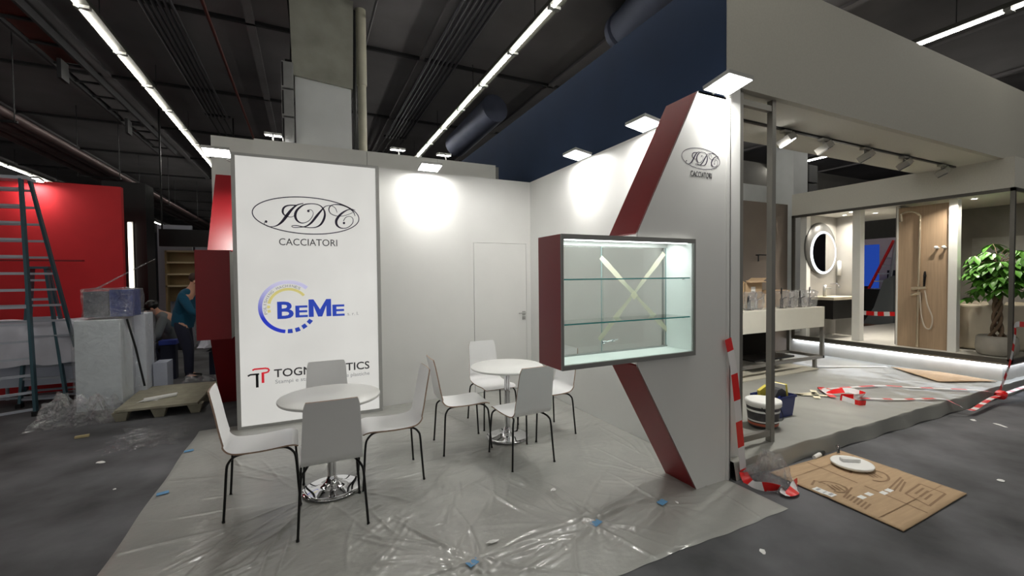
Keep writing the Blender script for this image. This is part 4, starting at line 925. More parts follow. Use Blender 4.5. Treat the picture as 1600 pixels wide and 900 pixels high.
# track spots
t = thing('light_track', 'thin black power track along the white soffit beam', 'track', (5.9, 2.87, FB-.02)); m = MB(); m.box(3.8, 2.855, FB-.02, 8.45, 2.885, FB); m.build('rail', BLACK, t)
sw = mat('white_spot_housing', (.70, .69, .66), .5)
for i, x in enumerate((4.58, 5.25, 6.10, 7.01, 8.05)):
    lab = ['lit track spotlight nearest the steel frame post', 'unlit track spotlight, second from the steel frame', 'unlit track spotlight in the middle of the track', 'unlit track spotlight, second from the right end of the track', 'unlit track spotlight at the right end of the track'][i]
    t = thing('track_spotlight', lab, 'lamp', (x, 2.87, FB-.02), 0, 'track spotlights on the soffit beam')
    m = MB(); m.box(x-.06, 2.84, FB-.045, x+.06, 2.90, FB-.02); m.tube([(x, 2.87, FB-.04), (x-.02, 2.86, FB-.09)], .012, 8); m.build('adapter', sw, t)
    m = MB(); m.obox((x, 2.86, FB-.115), (.17, .13, .07), rot=(R(-25), R(-22), R(10))); m.build('housing', sw, t)
    m = MB(); m.obox((x-.012, 2.842, FB-.155), (.15, .11, .012), rot=(R(-25), R(-22), R(10))); m.build('lens', LEDW if i == 0 else mat('grey_reflector', (.42, .42, .41), .4), t)
    if i == 0: area('spot_light', (x-.02, 2.82, FB-.18), (.35, .3, -1), .14, .1, 42, (1, .97, .9), 150, t)
# counter with taps
t = thing('washbasin_counter', 'white block counter on a grey steel frame carrying film wrapped taps', 'counter', (6.4, 4.3, PZ))
m = MB(); m.bbox(4.9, 4.05, .81, 7.47, 4.65, 1.13, .006); m.build('counter_block', mat('cream_counter', (.84, .83, .78), .5, noise=.02), t)
for x in (7.47, 4.85):
    for y in (4.07, 4.6): m = MB(); m.box(x, y, .30, x+.05, y+.05, 1.13); m.build('leg', SF, t)
for x in (7.27, 5.0):
    for y in (4.07, 4.6): m = MB(); m.box(x, y, PZ, x+.045, y+.045, .32); m.build('foot', SF, t)
m = MB(); m.box(4.85, 4.07, .30, 7.52, 4.12, .345); m.build('rail', SF, t)
m = MB(); m.box(4.85, 4.60, .30, 7.52, 4.65, .345); m.build('rail', SF, t)
m = MB(); m.box(7.47, 4.12, .30, 7.52, 4.60, .345); m.build('rail', SF, t)
m = MB(); m.obox((7.0, 4.9, .55), (.03, .5, .75), rot=(0, R(10), 0)); tag(m.build('black_board', BLACK), 'black board leaning behind the right legs of the counter', 'board')
m = MB(); m.box(6.0, 4.20, .345, 6.95, 4.58, .37); tag(m.build('black_tray', BLACK), 'flat black tray lying on the lower frame of the counter', 'tray')
m = MB(); m.box(5.06, 4.0, PZ+.005, 7.24, 4.65, PZ+.02); tag(m.build('paper_runner', mat('pale_paper_floor', (.74, .72, .66), .8)), 'pale protective sheet on the platform under the counter', 'sheet')
def tap(x, y, z, kind, label):
    t = thing('basin_tap', label, 'tap', (x, y, z), 0, 'film wrapped taps on the counter')
    met = CHROME if kind % 2 else mat('dark_gunmetal', (.22, .22, .23), .25, .9)
    m = MB(); m.lathe([(0, 0), (.035, 0), (.035, .008), (.022, .012), (.022, .14), (.018, .15)], (x, y, z), 18); m.build('body', met, t)
    m = MB(); h = .16+.05*(kind % 3)
    m.tube(sweep([(x, y, z+.10), (x, y, z+h), (x-.03, y-.02, z+h+.05), (x-.10, y-.06, z+h+.03), (x-.15, y-.09, z+h-.03)], 4), .011, 10); m.build('spout', met, t)
    m = MB(); m.tube([(x+.01, y, z+.14), (x+.10, y-.02, z+.17)], .009, 8); m.build('lever', met, t)
    m = MB(); m.lathe([(.05, .0), (.085, .04), (.10, .12), (.09, .2), (.11, .24), (.05, .27)], (x-.02, y-.02, z+.002), 22)
    r = np.random.RandomState(kind); m.v = [(p[0]+(r.rand()-.5)*.035, p[1]+(r.rand()-.5)*.035, p[2]+(r.rand()-.5)*.02*(p[2] > z+.01)) for p in m.v]; m.sm = [False]*len(m.sm); m.build('film_bag', FILMT, t)
for i, (x, y, lab) in enumerate([(5.86, 4.2, 'film wrapped tap left of the steel post, nearest the white wall'), (6.08, 4.24, 'film wrapped tap just left of the steel post'), (6.62, 4.2, 'film wrapped tap just right of the steel post'), (6.85, 4.22, 'film wrapped tap in the middle of the counter, right of the post'), (7.08, 4.2, 'film wrapped tap, second from the right end of the counter'), (7.30, 4.18, 'film wrapped tap at the right end of the counter')]):
    tap(x, y, 1.13, i, lab)
t = thing('open_carton', 'open cardboard box with raised flaps standing on the left of the counter', 'box', (6.05, 4.45, 1.13))
m = MB(); x0, x1, y0, y1, z0, z1 = 5.95, 6.35, 4.33, 4.60, 1.135, 1.53
m.box(x0, y0, z0, x1, y0+.006, z1); m.box(x0, y1-.006, z0, x1, y1, z1); m.box(x0, y0, z0, x0+.006, y1, z1); m.box(x1-.006, y0, z0, x1, y1, z1); m.box(x0, y0, z0, x1, y1, z0+.006); m.build('box_body', CARD, t)
for c, s, r in (((6.40, 4.46, 1.57), (.14, .26, .006), (0, R(-25), 0)), ((5.9, 4.46, 1.56), (.12, .26, .006), (0, R(20), 0)), ((6.15, 4.28, 1.55), (.38, .10, .006), (R(15), 0, 0))):
    m = MB(); m.obox(c, s, rot=r); m.build('flap', CARD, t)
m = MB(); m.box(6.09, 4.328, 1.38, 6.19, 4.3295, 1.47); m.build('label_sticker', PAPER, t)
m = MB(); m.bbox(6.72, 4.38, 1.132, 7.12, 4.6, 1.40, .004); tag(m.build('carton', CARD), 'closed brown carton behind the taps right of the steel post', 'box')
m = MB(); m.bbox(7.14, 4.4, 1.132, 7.44, 4.6, 1.36, .004); tag(m.build('carton', mat('pale_grey_carton', (.72, .71, .68), .7)), 'closed pale grey carton behind the taps at the counter end', 'box')
m = MB(); m.bbox(6.42, 4.4, 1.132, 6.68, 4.6, 1.34, .004); tag(m.build('carton', mat('pale_beige_carton', (.78, .72, .62), .7)), 'small beige carton on the counter behind the steel post', 'box')

# mirror, vanity
t = thing('round_mirror', 'round mirror with glowing led ring on the grey tiled wall', 'mirror', (9.07, 4.99, 1.6))
m = MB(); m.lathe([(0, .03), (.49, .03), (.50, .02), (.50, 0)], (9.04, 4.998, 2.155), 64, 'y'); m.build('backing_disc', mat('grey_mirror_rim', (.36, .36, .35), .35, .3), t)
m = MB(); m.lathe([(.365, .05), (.405, .05), (.415, .035)], (9.10, 4.998, 2.07), 64, 'y'); m.build('led_ring', LEDM, t)
m = MB(); m.lathe([(0, .052), (.37, .052)], (9.10, 4.998, 2.07), 64, 'y'); m.build('mirror_glass', MIRR, t)
t = thing('vanity_unit', 'black wall hung vanity with pale stone top under the round mirror', 'vanity', (9.2, 4.75, .8))
m = MB(); m.bbox(8.68, 4.56, .82, 9.46, 4.99, 1.17, .004); m.build('cabinet', BLACK, t)
m = MB(); m.bbox(8.66, 4.54, 1.17, 9.48, 4.995, 1.225, .004); m.build('worktop', STONE, t)
t = thing('cylinder_tap', 'short cylindrical tap on the pale vanity top', 'tap', (8.95, 4.85, 1.225)); m = MB(); m.lathe([(0, 0), (.03, 0), (.03, .22), (0, .22)], (8.95, 4.85, 1.226), 20); m.build('body', ALU, t); m = MB(); m.tube([(8.95, 4.85, 1.38), (8.93, 4.72, 1.38)], .012, 8); m.build('spout', ALU, t)
t = thing('wall_spout', 'small chrome spout on the grey wall right of the round mirror', 'tap', (9.42, 4.99, 1.4)); m = MB(); m.tube(sweep([(9.42, 5.0, 1.45), (9.42, 4.88, 1.46), (9.42, 4.84, 1.38)], 4), .014, 8); m.build('spout', CHROME, t)
t = thing('soap_holder', 'slim white wall dispenser right of the round mirror', 'dispenser', (9.56, 4.92, 1.6)); m = MB(); m.lathe([(0, 0), (.035, 0), (.035, .28), (0, .30)], (9.56, 4.92, 1.62), 16); m.build('body', WHITE, t)
# shower column
t = thing('shower_column', 'brass and white exposed shower column with overhead arm and hand shower on the tan board', 'shower', (8.86, 3.42, DF))
SB = mat('pale_brass', (.80, .74, .64), .25, .7)
m = MB(); m.tube(sweep([(8.87, 3.43, .46), (8.87, 3.42, 1.5), (8.87, 3.41, 2.45), (8.86, 3.42, 2.58), (8.82, 3.48, 2.635), (8.76, 3.56, 2.63), (8.74, 3.60, 2.60), (8.74, 3.60, 2.54)], 5), .017, 12); m.build('riser_pipe', SB, t)
m = MB(); m.lathe([(.024, 0), (.024, .06)], (8.74, 3.60, 2.49), 14); m.build('shower_outlet', SB, t)
m = MB(); m.tube([(8.86, 3.50, 1.40), (8.86, 3.32, 1.42)], .026, 12); m.tube([(8.84, 3.5, 1.30), (8.84, 3.40, 1.33)], .018, 10); m.build('mixer', SB, t)
m = MB(); m.tube([(8.86, 3.35, 1.42), (8.83, 3.33, 1.62)], [.012, .020], 10); m.tube([(8.83, 3.33, 1.60), (8.83, 3.33, 1.68)], [.022, .010], 10); m.build('hand_shower', BLACKM, t)
m = MB(); m.tube(sweep([(8.86, 3.34, 1.38), (8.85, 3.30, 1.15), (8.85, 3.24, .95), (8.85, 3.26, .78), (8.85, 3.33, .80), (8.86, 3.38, 1.0), (8.86, 3.40, 1.35)], 5), .010, 8); m.build('hose', mat('grey_hose', (.72, .68, .62), .4), t)
for y in (3.20, 3.11):
    t = thing('wall_hook', 'small white wall hook on the tan board, %s one' % ('left' if y > 3.15 else 'right'), 'hook', (8.9, y, 2.03), 0, 'hooks on the tan board'); m = MB(); m.tube([(8.9, y, 2.04), (8.85, y+.01, 2.05)], .014, 8); m.lathe([(0, 0), (.024, .0), (.024, .012)], (8.845, y+.01, 2.05), 12, 'x'); m.build('peg', PAPER, t)
# bathtub
m = MB(); m.lathe([(0, .46), (.70, .46), (.745, .50), (.76, .70), (.79, 1.10), (.80, 1.15), (.79, 1.16), (.77, 1.15), (.73, .72), (0, .62)], (0, 0, 0), 56)
m.v = [(9.95+p[0]*.86, 3.05+p[1]*.78, p[2]) for p in m.v]; tag(m.build('bathtub', STONE), 'beige freestanding oval bathtub behind the potted plant', 'bathtub')
# plant
t = thing('potted_plant', 'braided trunk pachira plant in a grey pot at the corner of the display', 'plant', (9.0, 2.58, DF))
m = MB(); m.lathe([(0, .0), (.15, 0), (.20, .03), (.22, .12), (.21, .26), (.19, .29), (.17, .28), (.17, .24), (0, .24)], (9.0, 2.58, DF), 36); m.build('pot', mat('grey_clay', (.60, .58, .54), .6, noise=.08), t)
m = MB()
for k in range(4):
    pts = []
    for i in range(26):
        z = DF+.22+i*.035; a = 2*PI*k/4+i*.36; q = .035+.07*math.exp(-i/3.0); pts.append((9.0+q*math.cos(a), 2.58+q*math.sin(a), z))
    m.tube(pts, .021, 8)
m.build('trunk', BARK, t)
rp = random.Random(4); lv = MB(); st = MB(); leaves = []
for k in range(84):
    a = rp.random()*2*PI; el = rp.uniform(-.35, 1.2); L = rp.uniform(.14, .34); b = Vector((9.0, 2.58, DF+.98+rp.random()*.42)); d = Vector((math.cos(a)*math.cos(el), math.sin(a)*math.cos(el), math.sin(el))); e = b+d*L+Vector((0, 0, -.05))
    st.tube([b, b+d*L*.6, e], .005, 5, cap=False)
    for j in range(6):
        aa = a+(j-2.5)*.75; pd = Vector((math.cos(aa), math.sin(aa), -.75+.6*rp.random())).normalized(); LL = rp.uniform(.14, .22); s = pd.cross(Vector((0, 0, 1))).normalized(); up = s.cross(pd)
        v = [e, e+pd*LL*.3+s*.03+up*.008, e+pd*LL*.65+s*.036-up*.01, e+pd*LL-up*.05, e+pd*LL*.65-s*.036-up*.01, e+pd*LL*.3-s*.03+up*.008, e+pd*LL*.35-up*.004, e+pd*LL*.68-up*.022]
        leaves.append((v, [(0, 1, 6), (1, 2, 7, 6), (2, 3, 7), (0, 6, 5), (6, 7, 4, 5), (7, 3, 4)]))
st.build('twig', BARK, t)
big = sorted(range(len(leaves)), key=lambda i: leaves[i][0][3][0]+leaves[i][0][3][1])   # those nearest the viewer singly
for i in big[:150]: m = MB(); m.add(*leaves[i], smooth=True); m.build('leaf', LEAF, t, fixn=False)
m = MB()
for i in big[150:]: m.add(*leaves[i], smooth=True)
o = m.build('foliage', LEAF, t, fixn=False); o['kind'] = 'stuff'
# downlights in the display ceiling
for (x, y, lab) in [(8.95, 4.42, 'round downlight in the display ceiling beside the mirror wall'), (9.55, 4.32, 'round downlight in the display ceiling above the open doorway'), (10.1, 4.1, 'round downlight in the display ceiling next to the tan board'), (8.62, 2.90, 'round downlight at the top right corner of the tan board'), (9.2, 2.90, 'round downlight above the bathtub'), (9.3, 4.7, 'round downlight above the vanity')]:
    t = thing('downlight', lab, 'lamp', (x, y, DC-.01), 0, 'downlights in the bathroom display'); m = MB(); m.lathe([(.03, .004), (.045, 0), (.05, .01)], (x, y, DC-.012), 20); m.build('rim', WHITE, t); m = MB(); m.lathe([(0, .003), (.032, .003)], (x, y, DC-.012), 18); m.build('lens', DOWN, t)
    area('down_light', (x, y, DC-.014), (0, 0, -1), .06, .06, P_BATH*.6, (1, .93, .82), 140, t)
# view through the doorway
m = MB(); m.box(14.1, 6.32, 0, 14.2, 7.2, 2.45); tag(m.build('blue_panel', BLUEL), 'glowing blue panel seen through the display doorway', 'panel')  # blue panel with its brightness put in as emission
m = MB(); m.box(16.2, 4.8, 0, 16.3, 9.0, 2.75); tag(m.build('white_partition', mat('pinkish_white', (.72, .66, .68), .7)), 'pale partition seen through the display doorway', 'partition')
m = MB(); m.box(15.95, 5.2, 0, 16.15, 6.9, 1.75); tag(m.build('dark_cabinet', BLACK), 'dark cabinet behind the red ladder seen through the doorway', 'cabinet')
t = thing('red_ladder', 'red step ladder leaning in the aisle seen through the display doorway', 'ladder', (13.7, 6.0, 0))
for (a, b, mm_) in (((13.6, 5.75, 2.5), (13.6, 6.35, 1.1), TAPER), ((13.6, 5.70, 2.5), (13.75, 5.95, 1.0), LADA)): m = MB(); m.beam(a, b, .05, .05); m.build('side_rail', mm_, t)
for k in range(5): z = 1.25+k*.2; m = MB(); m.beam((13.62, 6.25-k*.08, z), (13.72, 5.95-k*.03, z), .05, .03); m.build('rung', LADA, t)
m = MB(); m.box(13.2, 5.2, 0, 13.8, 7.2, 1.25); m.box(13.3, 6.3, 1.25, 13.7, 6.9, 1.32); tag(m.build('dark_counter', BLACK), 'dark reception counter seen through the display doorway', 'counter')
m = MB(); m.prism([(5.45, .35), (6.1, .35), (5.85, .8), (5.65, 1.5), (5.45, 1.6)], 12.9, 13.1, 'x'); tag(m.build('grey_armchair', GREYCL), 'grey shell seat seen through the display doorway', 'seat')
m = MB(); m.box(12.3, 5.0, .15, 12.5, 7.0, .42); tag(m.build('wooden_skid', mat('dark_wood', (.30, .22, .17), .7)), 'dark wooden skid on the floor beyond the display doorway', 'skid')
def tape(name, label, pts, w, up=(0, 0, 1), seg=.14, parent=None, twist=0, start=0):
    """barrier tape: ribbon with alternating red and white segments"""
    P = [Vector(p) for p in catmull(pts, 8)]; mm = MB(); L = 0; prev = None
    for i in range(len(P)-1):
        a, b = P[i], P[i+1]; d = (b-a); L += d.length
        def side(k):
            q = (P[min(k+1, len(P)-1)]-P[max(k-1, 0)]).normalized(); n = Vector(up).cross(q)
            if n.length < .05: n = Vector((1, 0, 0))
            n.normalize(); return Matrix.Rotation(twist*k*.12, 3, q)@n
        n0, n1 = side(i)*w/2, side(i+1)*w/2; mm.m = int(L/seg+start) % 2
        mm.add([a-n0, a+n0, b+n1, b-n1], [(0, 1, 2, 3)], True)
    o = mm.build(name, [TAPER, TAPEW], fixn=False); tag(o, label, 'barrier tape'); return o
tape('barrier_tape', 'red and white barrier tape across the aisle seen through the display doorway', [(12.2, 5.1, .72), (12.2, 5.6, .70), (12.2, 6.4, .74)], .1, up=(1, 0, 0), seg=.12)
# right of the display corner
t = thing('open_shelving', 'dark open shelving with wooden shelves right of the potted plant', 'shelf', (10.9, 2.9, DF))
for z in (.9, 1.25, 1.6, 1.95): m = MB(); m.box(11.0, 2.55, z, 12.9, 2.95, z+.035); m.build('shelf_board', mat('shelf_wood', (.42, .30, .20), .6), t)
m = MB(); m.box(10.95, 2.95, DF, 12.9, 3.0, 2.7); m.build('back_board', BLACK, t)
# column and speakers behind the stand
m = MB(); m.box(11.5, 7.0, 2.9, 12.1, 7.55, 5.6); m.box(11.5, 7.0, 0, 12.1, 7.55, 2.9); tag(m.build('column', COLW), 'grey concrete column rising behind the bathroom display', 'column')
t = thing('line_array_speaker', 'two dark loudspeaker boxes hanging right of the rear concrete column', 'speaker', (12.35, 7.1, 3.5))
for k in range(2): m = MB(); m.bbox(12.17, 7.0, 3.62+k*.5, 12.55, 7.4, 4.08+k*.5, .01); m.build('speaker_box', mat('dark_speaker', (.34, .34, .34), .7), t)
m = MB(); m.tube([(12.3, 7.2, 4.58), (12.3, 7.2, 5.6)], .012, 8); m.build('hanging_bracket', BLACKM, t)

# buckets
t = thing('paint_bucket', 'white plastic bucket with dark printed label on the platform', 'bucket', (4.03, 2.71, PZ))
bx, by = 4.07, 2.76
m = MB(); m.lathe([(0, .005), (.125, .005), (.132, .02), (.150, .225), (0, .225)], (bx, by, PZ+.003), 40); m.build('bucket_body', mat('dark_printed_label', (.22, .21, .22), .4, noise=.5, nscale=14), t)
m = MB(); m.lathe([(.150, .205), (.160, .215), (.162, .245), (.158, .262), (.14, .262), (.135, .255), (0, .255)], (bx, by, PZ+.003), 40); m.build('lid', PAPER, t)
m = MB(); m.lathe([(.1365, .06), (.1395, .075)], (bx, by, PZ+.003), 40); m.lathe([(.1455, .155), (.1475, .175)], (bx, by, PZ+.003), 40); m.build('label_band', PAPER, t)
m = MB(); m.lathe([(.134, .026), (.1362, .05)], (bx, by, PZ+.003), 40); m.build('orange_band', mat('rust_orange', (.70, .35, .25), .5), t)
m = MB(); m.tube(sweep([(bx-.14, by-.08, PZ+.22), (bx-.10, by-.15, PZ+.13), (bx-.0, by-.175, PZ+.10), (bx+.08, by-.15, PZ+.12), (bx+.13, by-.07, PZ+.22)], 5), .004, 6); m.build('handle', BLACKM, t)
t = thing('tool_crate', 'blue plastic crate holding a black power tool and yellow boards behind the white bucket', 'crate', (4.5, 2.9, PZ))
m = MB(); z0 = PZ+.004; X0, X1, Y0, Y1 = 4.30, 4.66, 2.80, 3.05
def tray(mm, x0, x1, y0, y1, z0, z1, fl=.02, th=.006):
    a = [(x0+fl, y0+fl, z0), (x1-fl, y0+fl, z0), (x1-fl, y1-fl, z0), (x0+fl, y1-fl, z0)]; b = [(x0, y0, z1), (x1, y0, z1), (x1, y1, z1), (x0, y1, z1)]
    c = [(p[0]+(th if p[0] == x0 else -th), p[1]+(th if p[1] == y0 else -th), z1) for p in b]; d = [(p[0]+(th if i in (0, 3) else -th), p[1]+(th if i in (0, 1) else -th), z0+th) for i, p in enumerate(a)]
    mm.add(a+b+c+d, [(3, 2, 1, 0), (0, 1, 5, 4), (1, 2, 6, 5), (2, 3, 7, 6), (3, 0, 4, 7), (4, 5, 9, 8), (5, 6, 10, 9), (6, 7, 11, 10), (7, 4, 8, 11), (8, 9, 13, 12), (9, 10, 14, 13), (10, 11, 15, 14), (11, 8, 12, 15), (12, 13, 14, 15)], False)
tray(m, X0, X1, Y0, Y1, z0, z0+.22); m.build('crate_body', PBLUE, t)
m = MB(); m.box(X0-.008, Y0-.008, z0+.20, X1+.008, Y0, z0+.225); m.box(X0-.008, Y1, z0+.20, X1+.008, Y1+.008, z0+.225); m.box(X0-.008, Y0, z0+.20, X0, Y1, z0+.225); m.box(X1, Y0, z0+.20, X1+.008, Y1, z0+.225); m.build('rim', PBLUE, t)
YB = mat('yellow_board', (.85, .78, .30), .5)
t2 = thing('yellow_carton', 'yellow and white flat cartons standing upright in the blue crate', 'box', (4.55, 2.95, PZ+.02))
m = MB(); m.obox((4.60, 2.95, z0+.20), (.03, .20, .26), rot=(0, R(-10), 0)); m.build('carton', YB, t2)
m = MB(); m.obox((4.38, 2.97, z0+.19), (.13, .03, .24), rot=(R(8), R(-20), 0)); m.build('carton', YB, t2)
m = MB(); m.obox((4.56, 2.93, z0+.20), (.012, .18, .27), rot=(0, R(-8), 0)); m.build('carton', PAPER, t2)
t2 = thing('power_tool', 'dark grey power tool case lying in the blue crate', 'tool', (4.48, 2.9, PZ+.1))
m = MB(); m.prism([(4.36, z0+.12), (4.58, z0+.12), (4.56, z0+.26), (4.49, z0+.30), (4.43, z0+.29), (4.37, z0+.21)], 2.84, 2.94, 'y'); m.build('tool_case', mat('dark_grey_plastic', (.26, .26, .27), .5), t2)
m = MB(); m.lathe([(.0, 0), (.035, 0), (.035, .02)], (4.45, 2.84, z0+.19), 18, 'y'); m.build('blue_disc', PBLUE, t2)

# cardboard sheets
def board(name, label, poly, z, th=.006, mm=CARD, wav=.006):
    t = thing(name, label, 'cardboard', (sum(p[0] for p in poly)/4, sum(p[1] for p in poly)/4, z))
    A, B, C, D = [Vector((*p, 0)) for p in poly]; m = MB(); n = 24
    def fn(dz):
        def g(u, v):
            p = (A.lerp(B, u)).lerp(D.lerp(C, u), v); h = z+dz+wav*(.5+.5*math.sin(u*7+v*3))*(.4+abs(u-.5)) + (.004 if abs(v-.5) < .03 else 0); return (p.x, p.y, h)
        return g
    m.grid(fn(th), n, n); m.grid(fn(0), n, n); w = n+1; s = w*w
    rim = [i for i in range(n)]; f = []
    for i in range(n):
        f += [(i, i+1, i+1+s, i+s), (n*w+i+1, n*w+i, n*w+i+s, n*w+i+1+s), (i*w, (i+1)*w, (i+1)*w+s, i*w+s)[::-1], (i*w+n, (i+1)*w+n, (i+1)*w+n+s, i*w+n+s)]
    m.f += [list(q) for q in f]; m.mi += [0]*len(f); m.sm += [False]*len(f)
    m.build('sheet', mm, t); 
    def Q(u, v, dz=.0012): p = (A.lerp(B, u)).lerp(D.lerp(C, u), v); return Vector((p.x, p.y, z+th+dz+wav*(.5+.5*math.sin(u*7+v*3))*(.4+abs(u-.5))+(.004 if abs(v-.5) < .04 else 0)))
    return t, Q
cb, Q = board('cardboard_sheet', 'large flattened cardboard box lying on the dark carpet in front of the platform', [(3.44, 2.27), (4.44, 2.26), (4.40, 1.40), (3.40, 1.37)], .004)
def line(Qf, pts, w, m_, name, parent):
    m = MB(); P = [Qf(*p) for p in pts]; L = []; K = []
    for i, p in enumerate(P):
        d = (P[min(i+1, len(P)-1)]-P[max(i-1, 0)]).normalized(); n = Vector((-d.y, d.x, 0))*w/2; L.append(p+n); K.append(p-n)
    k = len(P); m.add(L+K, [(i, i+1, i+1+k, i+k) for i in range(k-1)], False); m.build(name, m_, parent, fixn=False)
# printed outline drawings of basin on cardboard
for cu, cv, r1 in ((.20, .42, .09), (.70, .44, .12)):
    line(Q, [(cu+r1*1.0*math.cos(a), cv+r1*1.1*math.sin(a)) for a in np.linspace(-1.9, 2.6, 22)], .017, CARDD, 'printed_line', cb)
    line(Q, [(cu-.12, cv-.10), (cu-.02, cv-.14), (cu+.0, cv-.06)], .017, CARDD, 'printed_line', cb)
    for k in range(3): line(Q, [(cu-.045+.025*k, cv+.05+.02*k), (cu+.0+.025*k, cv-.05+.02*k)], .015, CARDD, 'printed_line', cb)
for k in range(6): line(Q, [(.10-k*.008, .58+k*.03), (.20-k*.004, .56+k*.03)], .013, CARDD, 'printed_line', cb)
line(Q, [(.10, .56), (.32, .50)], .013, CARDD, 'printed_line', cb)
for k in range(3): line(Q, [(.52+k*.03, .66+k*.03), (.86-k*.03, .60+k*.03)], .013, CARDD, 'printed_line', cb)
line(Q, [(.47, .02), (.46, .3), (.44, .6), (.40, .98)], .014, CARDD, 'crease_line', cb)
line(Q, [(.02, .16), (.98, .14)], .005, CARDD, 'crease_line', cb); line(Q, [(.02, .84), (.98, .84)], .005, CARDD, 'crease_line', cb)
for (a, b) in (((.58, .76), (.86, .74)), ((.86, .74), (.84, .92)), ((.58, .76), (.52, .94)), ((.52, .94), (.84, .92)), ((.64, .80), (.80, .79)), ((.62, .84), (.78, .83)), ((.60, .88), (.74, .87))): line(Q, [a, b], .015, CARDD, 'printed_line', cb)
def quadp(Qf, u0, v0, u1, v1, m_, name, parent, dz=.0022):
    m = MB(); n = 4; m.grid(lambda a, b: tuple(Qf(u0+(u1-u0)*a, v0+(v1-v0)*b, dz)), n, n, False); m.build(name, m_, parent, fixn=False)
quadp(Q, .015, .36, .085, .52, PAPER, 'label_sticker', cb)
for (u, v) in ((.20, .60), (.30, .60), (.42, .645), (.50, .645)): quadp(Q, u, v, u+.06, v+.045, PAPER, 'label_sticker', cb)
for v in (.38, .44, .48): quadp(Q, .03, v, .075, v+.022, GREYINK2, 'printed_block', cb, .003)
cb2, Q2 = board('cardboard_sheet', 'flattened cardboard lying on the platform in front of the glowing display base', [(8.35, 3.55), (9.0-.45, 3.05), (8.48, 2.42), (7.78, 2.78)], PZ+.012, wav=.004)
# round white lid with bar of polystyrene
t = thing('round_lid', 'round white ceramic lid lying on the large cardboard sheet', 'lid', (4.16, 2.03, .016))
m = MB(); m.lathe([(0, .004), (.13, .004), (.148, .012), (.152, .026), (.148, .032), (.13, .030), (0, .030)], (4.16, 2.03, .016), 48); m.build('disc', PAPER, t)
m = MB(); m.obox((4.17, 2.05, .060), (.14, .045, .026), rot=(0, 0, R(-35))); tag(m.build('foam_bar', mat('polystyrene', (.88, .88, .87), .8, bump=.2, bscale=120)), 'small white foam bar on the round white lid', 'foam')
m = MB(); m.tube([(4.30, 2.20, .03), (4.35, 2.235, .045), (4.39, 2.26, .06)], [.010, .012, .018], 8); tag(m.build('metal_clip', CHROME), 'small metal clip at the far edge of the large cardboard', 'clip')
m = MB(); m.tube([(4.05, 2.27, .02), (4.16, 2.285, .02)], [.016, .020], 12); m.m = 1; m.tube([(4.16, 2.285, .02), (4.25, 2.30, .02)], [.020, .014], 12); tag(m.build('adhesive_tube', [PAPER, BLACK]), 'small black and white tube on the floor at the foot of the platform', 'tube')

# barrier tapes
tape('barrier_tape', 'red and white barrier tape hanging down the end of the stand wall', [(2.985, 2.315, 1.15), (3.03, 2.305, .95), (3.065, 2.30, .72), (3.10, 2.30, .45), (3.13, 2.30, .22), (3.15, 2.30, .07)], .075, up=(0, 1, 0), seg=.192, start=.35)
tape('barrier_tape', 'tangled end of red and white barrier tape on the floor below the hanging piece', [(3.15, 2.30, .06), (3.13, 2.25, .02), (3.10, 2.17, .015), (3.14, 2.08, .04), (3.22, 2.02, .03), (3.18, 1.98, .015), (3.26, 1.97, .03), (3.36, 2.02, .02), (3.46, 2.06, .015)], .07, up=(0, 0, 1), seg=.11, twist=.6)
crumple(3.12, 3.42, 2.02, 2.31, .26, 'crumpled_film', 'shiny bunch of clear film on the floor beside the hanging barrier tape', 31, FILM2, 26, 26)
tape('barrier_tape', 'upper strand of red and white barrier tape lying across the platform', [(5.95, 3.30, .17), (6.10, 3.22, .17), (6.35, 3.16, .17), (6.83, 2.99, .175), (7.05, 2.80, .17), (7.32, 2.58, .172), (7.62, 2.32, .17), (7.86, 2.22, .12)], .05, seg=.17)
tape('barrier_tape', 'lower strand of red and white barrier tape lying across the platform', [(5.70, 2.84, .175), (5.94, 2.80, .17), (6.24, 2.60, .17), (6.50, 2.48, .17), (6.73, 2.36, .17), (6.80, 2.26, .12), (6.90, 2.18, .06), (7.3, 2.20, .08), (7.62, 2.215, .10), (8.0, 2.2, .12), (8.9, 2.16, .16), (9.8, 2.1, .2)], .05, seg=.12)
tape('barrier_tape', 'knotted bunch of red and white barrier tape on the platform', [(5.70, 2.98, .17), (5.98, 3.28, .18), (5.84, 3.1, .19), (5.95, 2.95, .23), (6.05, 2.84, .19), (5.85, 2.80, .20), (5.72, 2.92, .18), (5.66, 2.72, .17), (5.72, 2.66, .175)], .075, seg=.16, twist=.25)
tape('barrier_tape', 'red and white barrier tape stretched from the display corner post down to the floor', [(8.62, 2.22, .955), (8.46, 2.255, .955), (8.43, 2.25, .85), (8.32, 2.24, .62), (8.2, 2.24, .42), (8.05, 2.235, .28), (7.88, 2.23, .13)], .07, up=(0, 1, 0), seg=.11)
m = MB(); m.v = []; m.bm((lambda b: (bmesh.ops.create_icosphere(b, subdivisions=2, radius=.06), b)[1])(bmesh.new())); m.v = [(7.86+p[0]*1.5, 2.21+p[1], .11+p[2]*.9+.01*math.sin(p[0]*90)) for p in m.v]; tag(m.build('tape_knot', TAPER), 'balled red knot of barrier tape at the platform edge', 'barrier tape')
m = MB()
for (a, b) in (((5.1, 3.35), (5.75, 3.2)), ((5.45, 3.28), (5.78, 3.02)), ((5.5, 3.05), (5.85, 3.3))):
    A = Vector((*a, PZ+.015)); B = Vector((*b, PZ+.015)); d = (B-A).normalized(); n = Vector((-d.y, d.x, 0))*.035; m.add([A-n, B-n, B+n, A+n], [(0, 1, 2, 3)], False)
tag(m.build('masking_tape', MASK, fixn=False), 'cream masking tape strips stuck on the platform film beside the crate', 'tape')
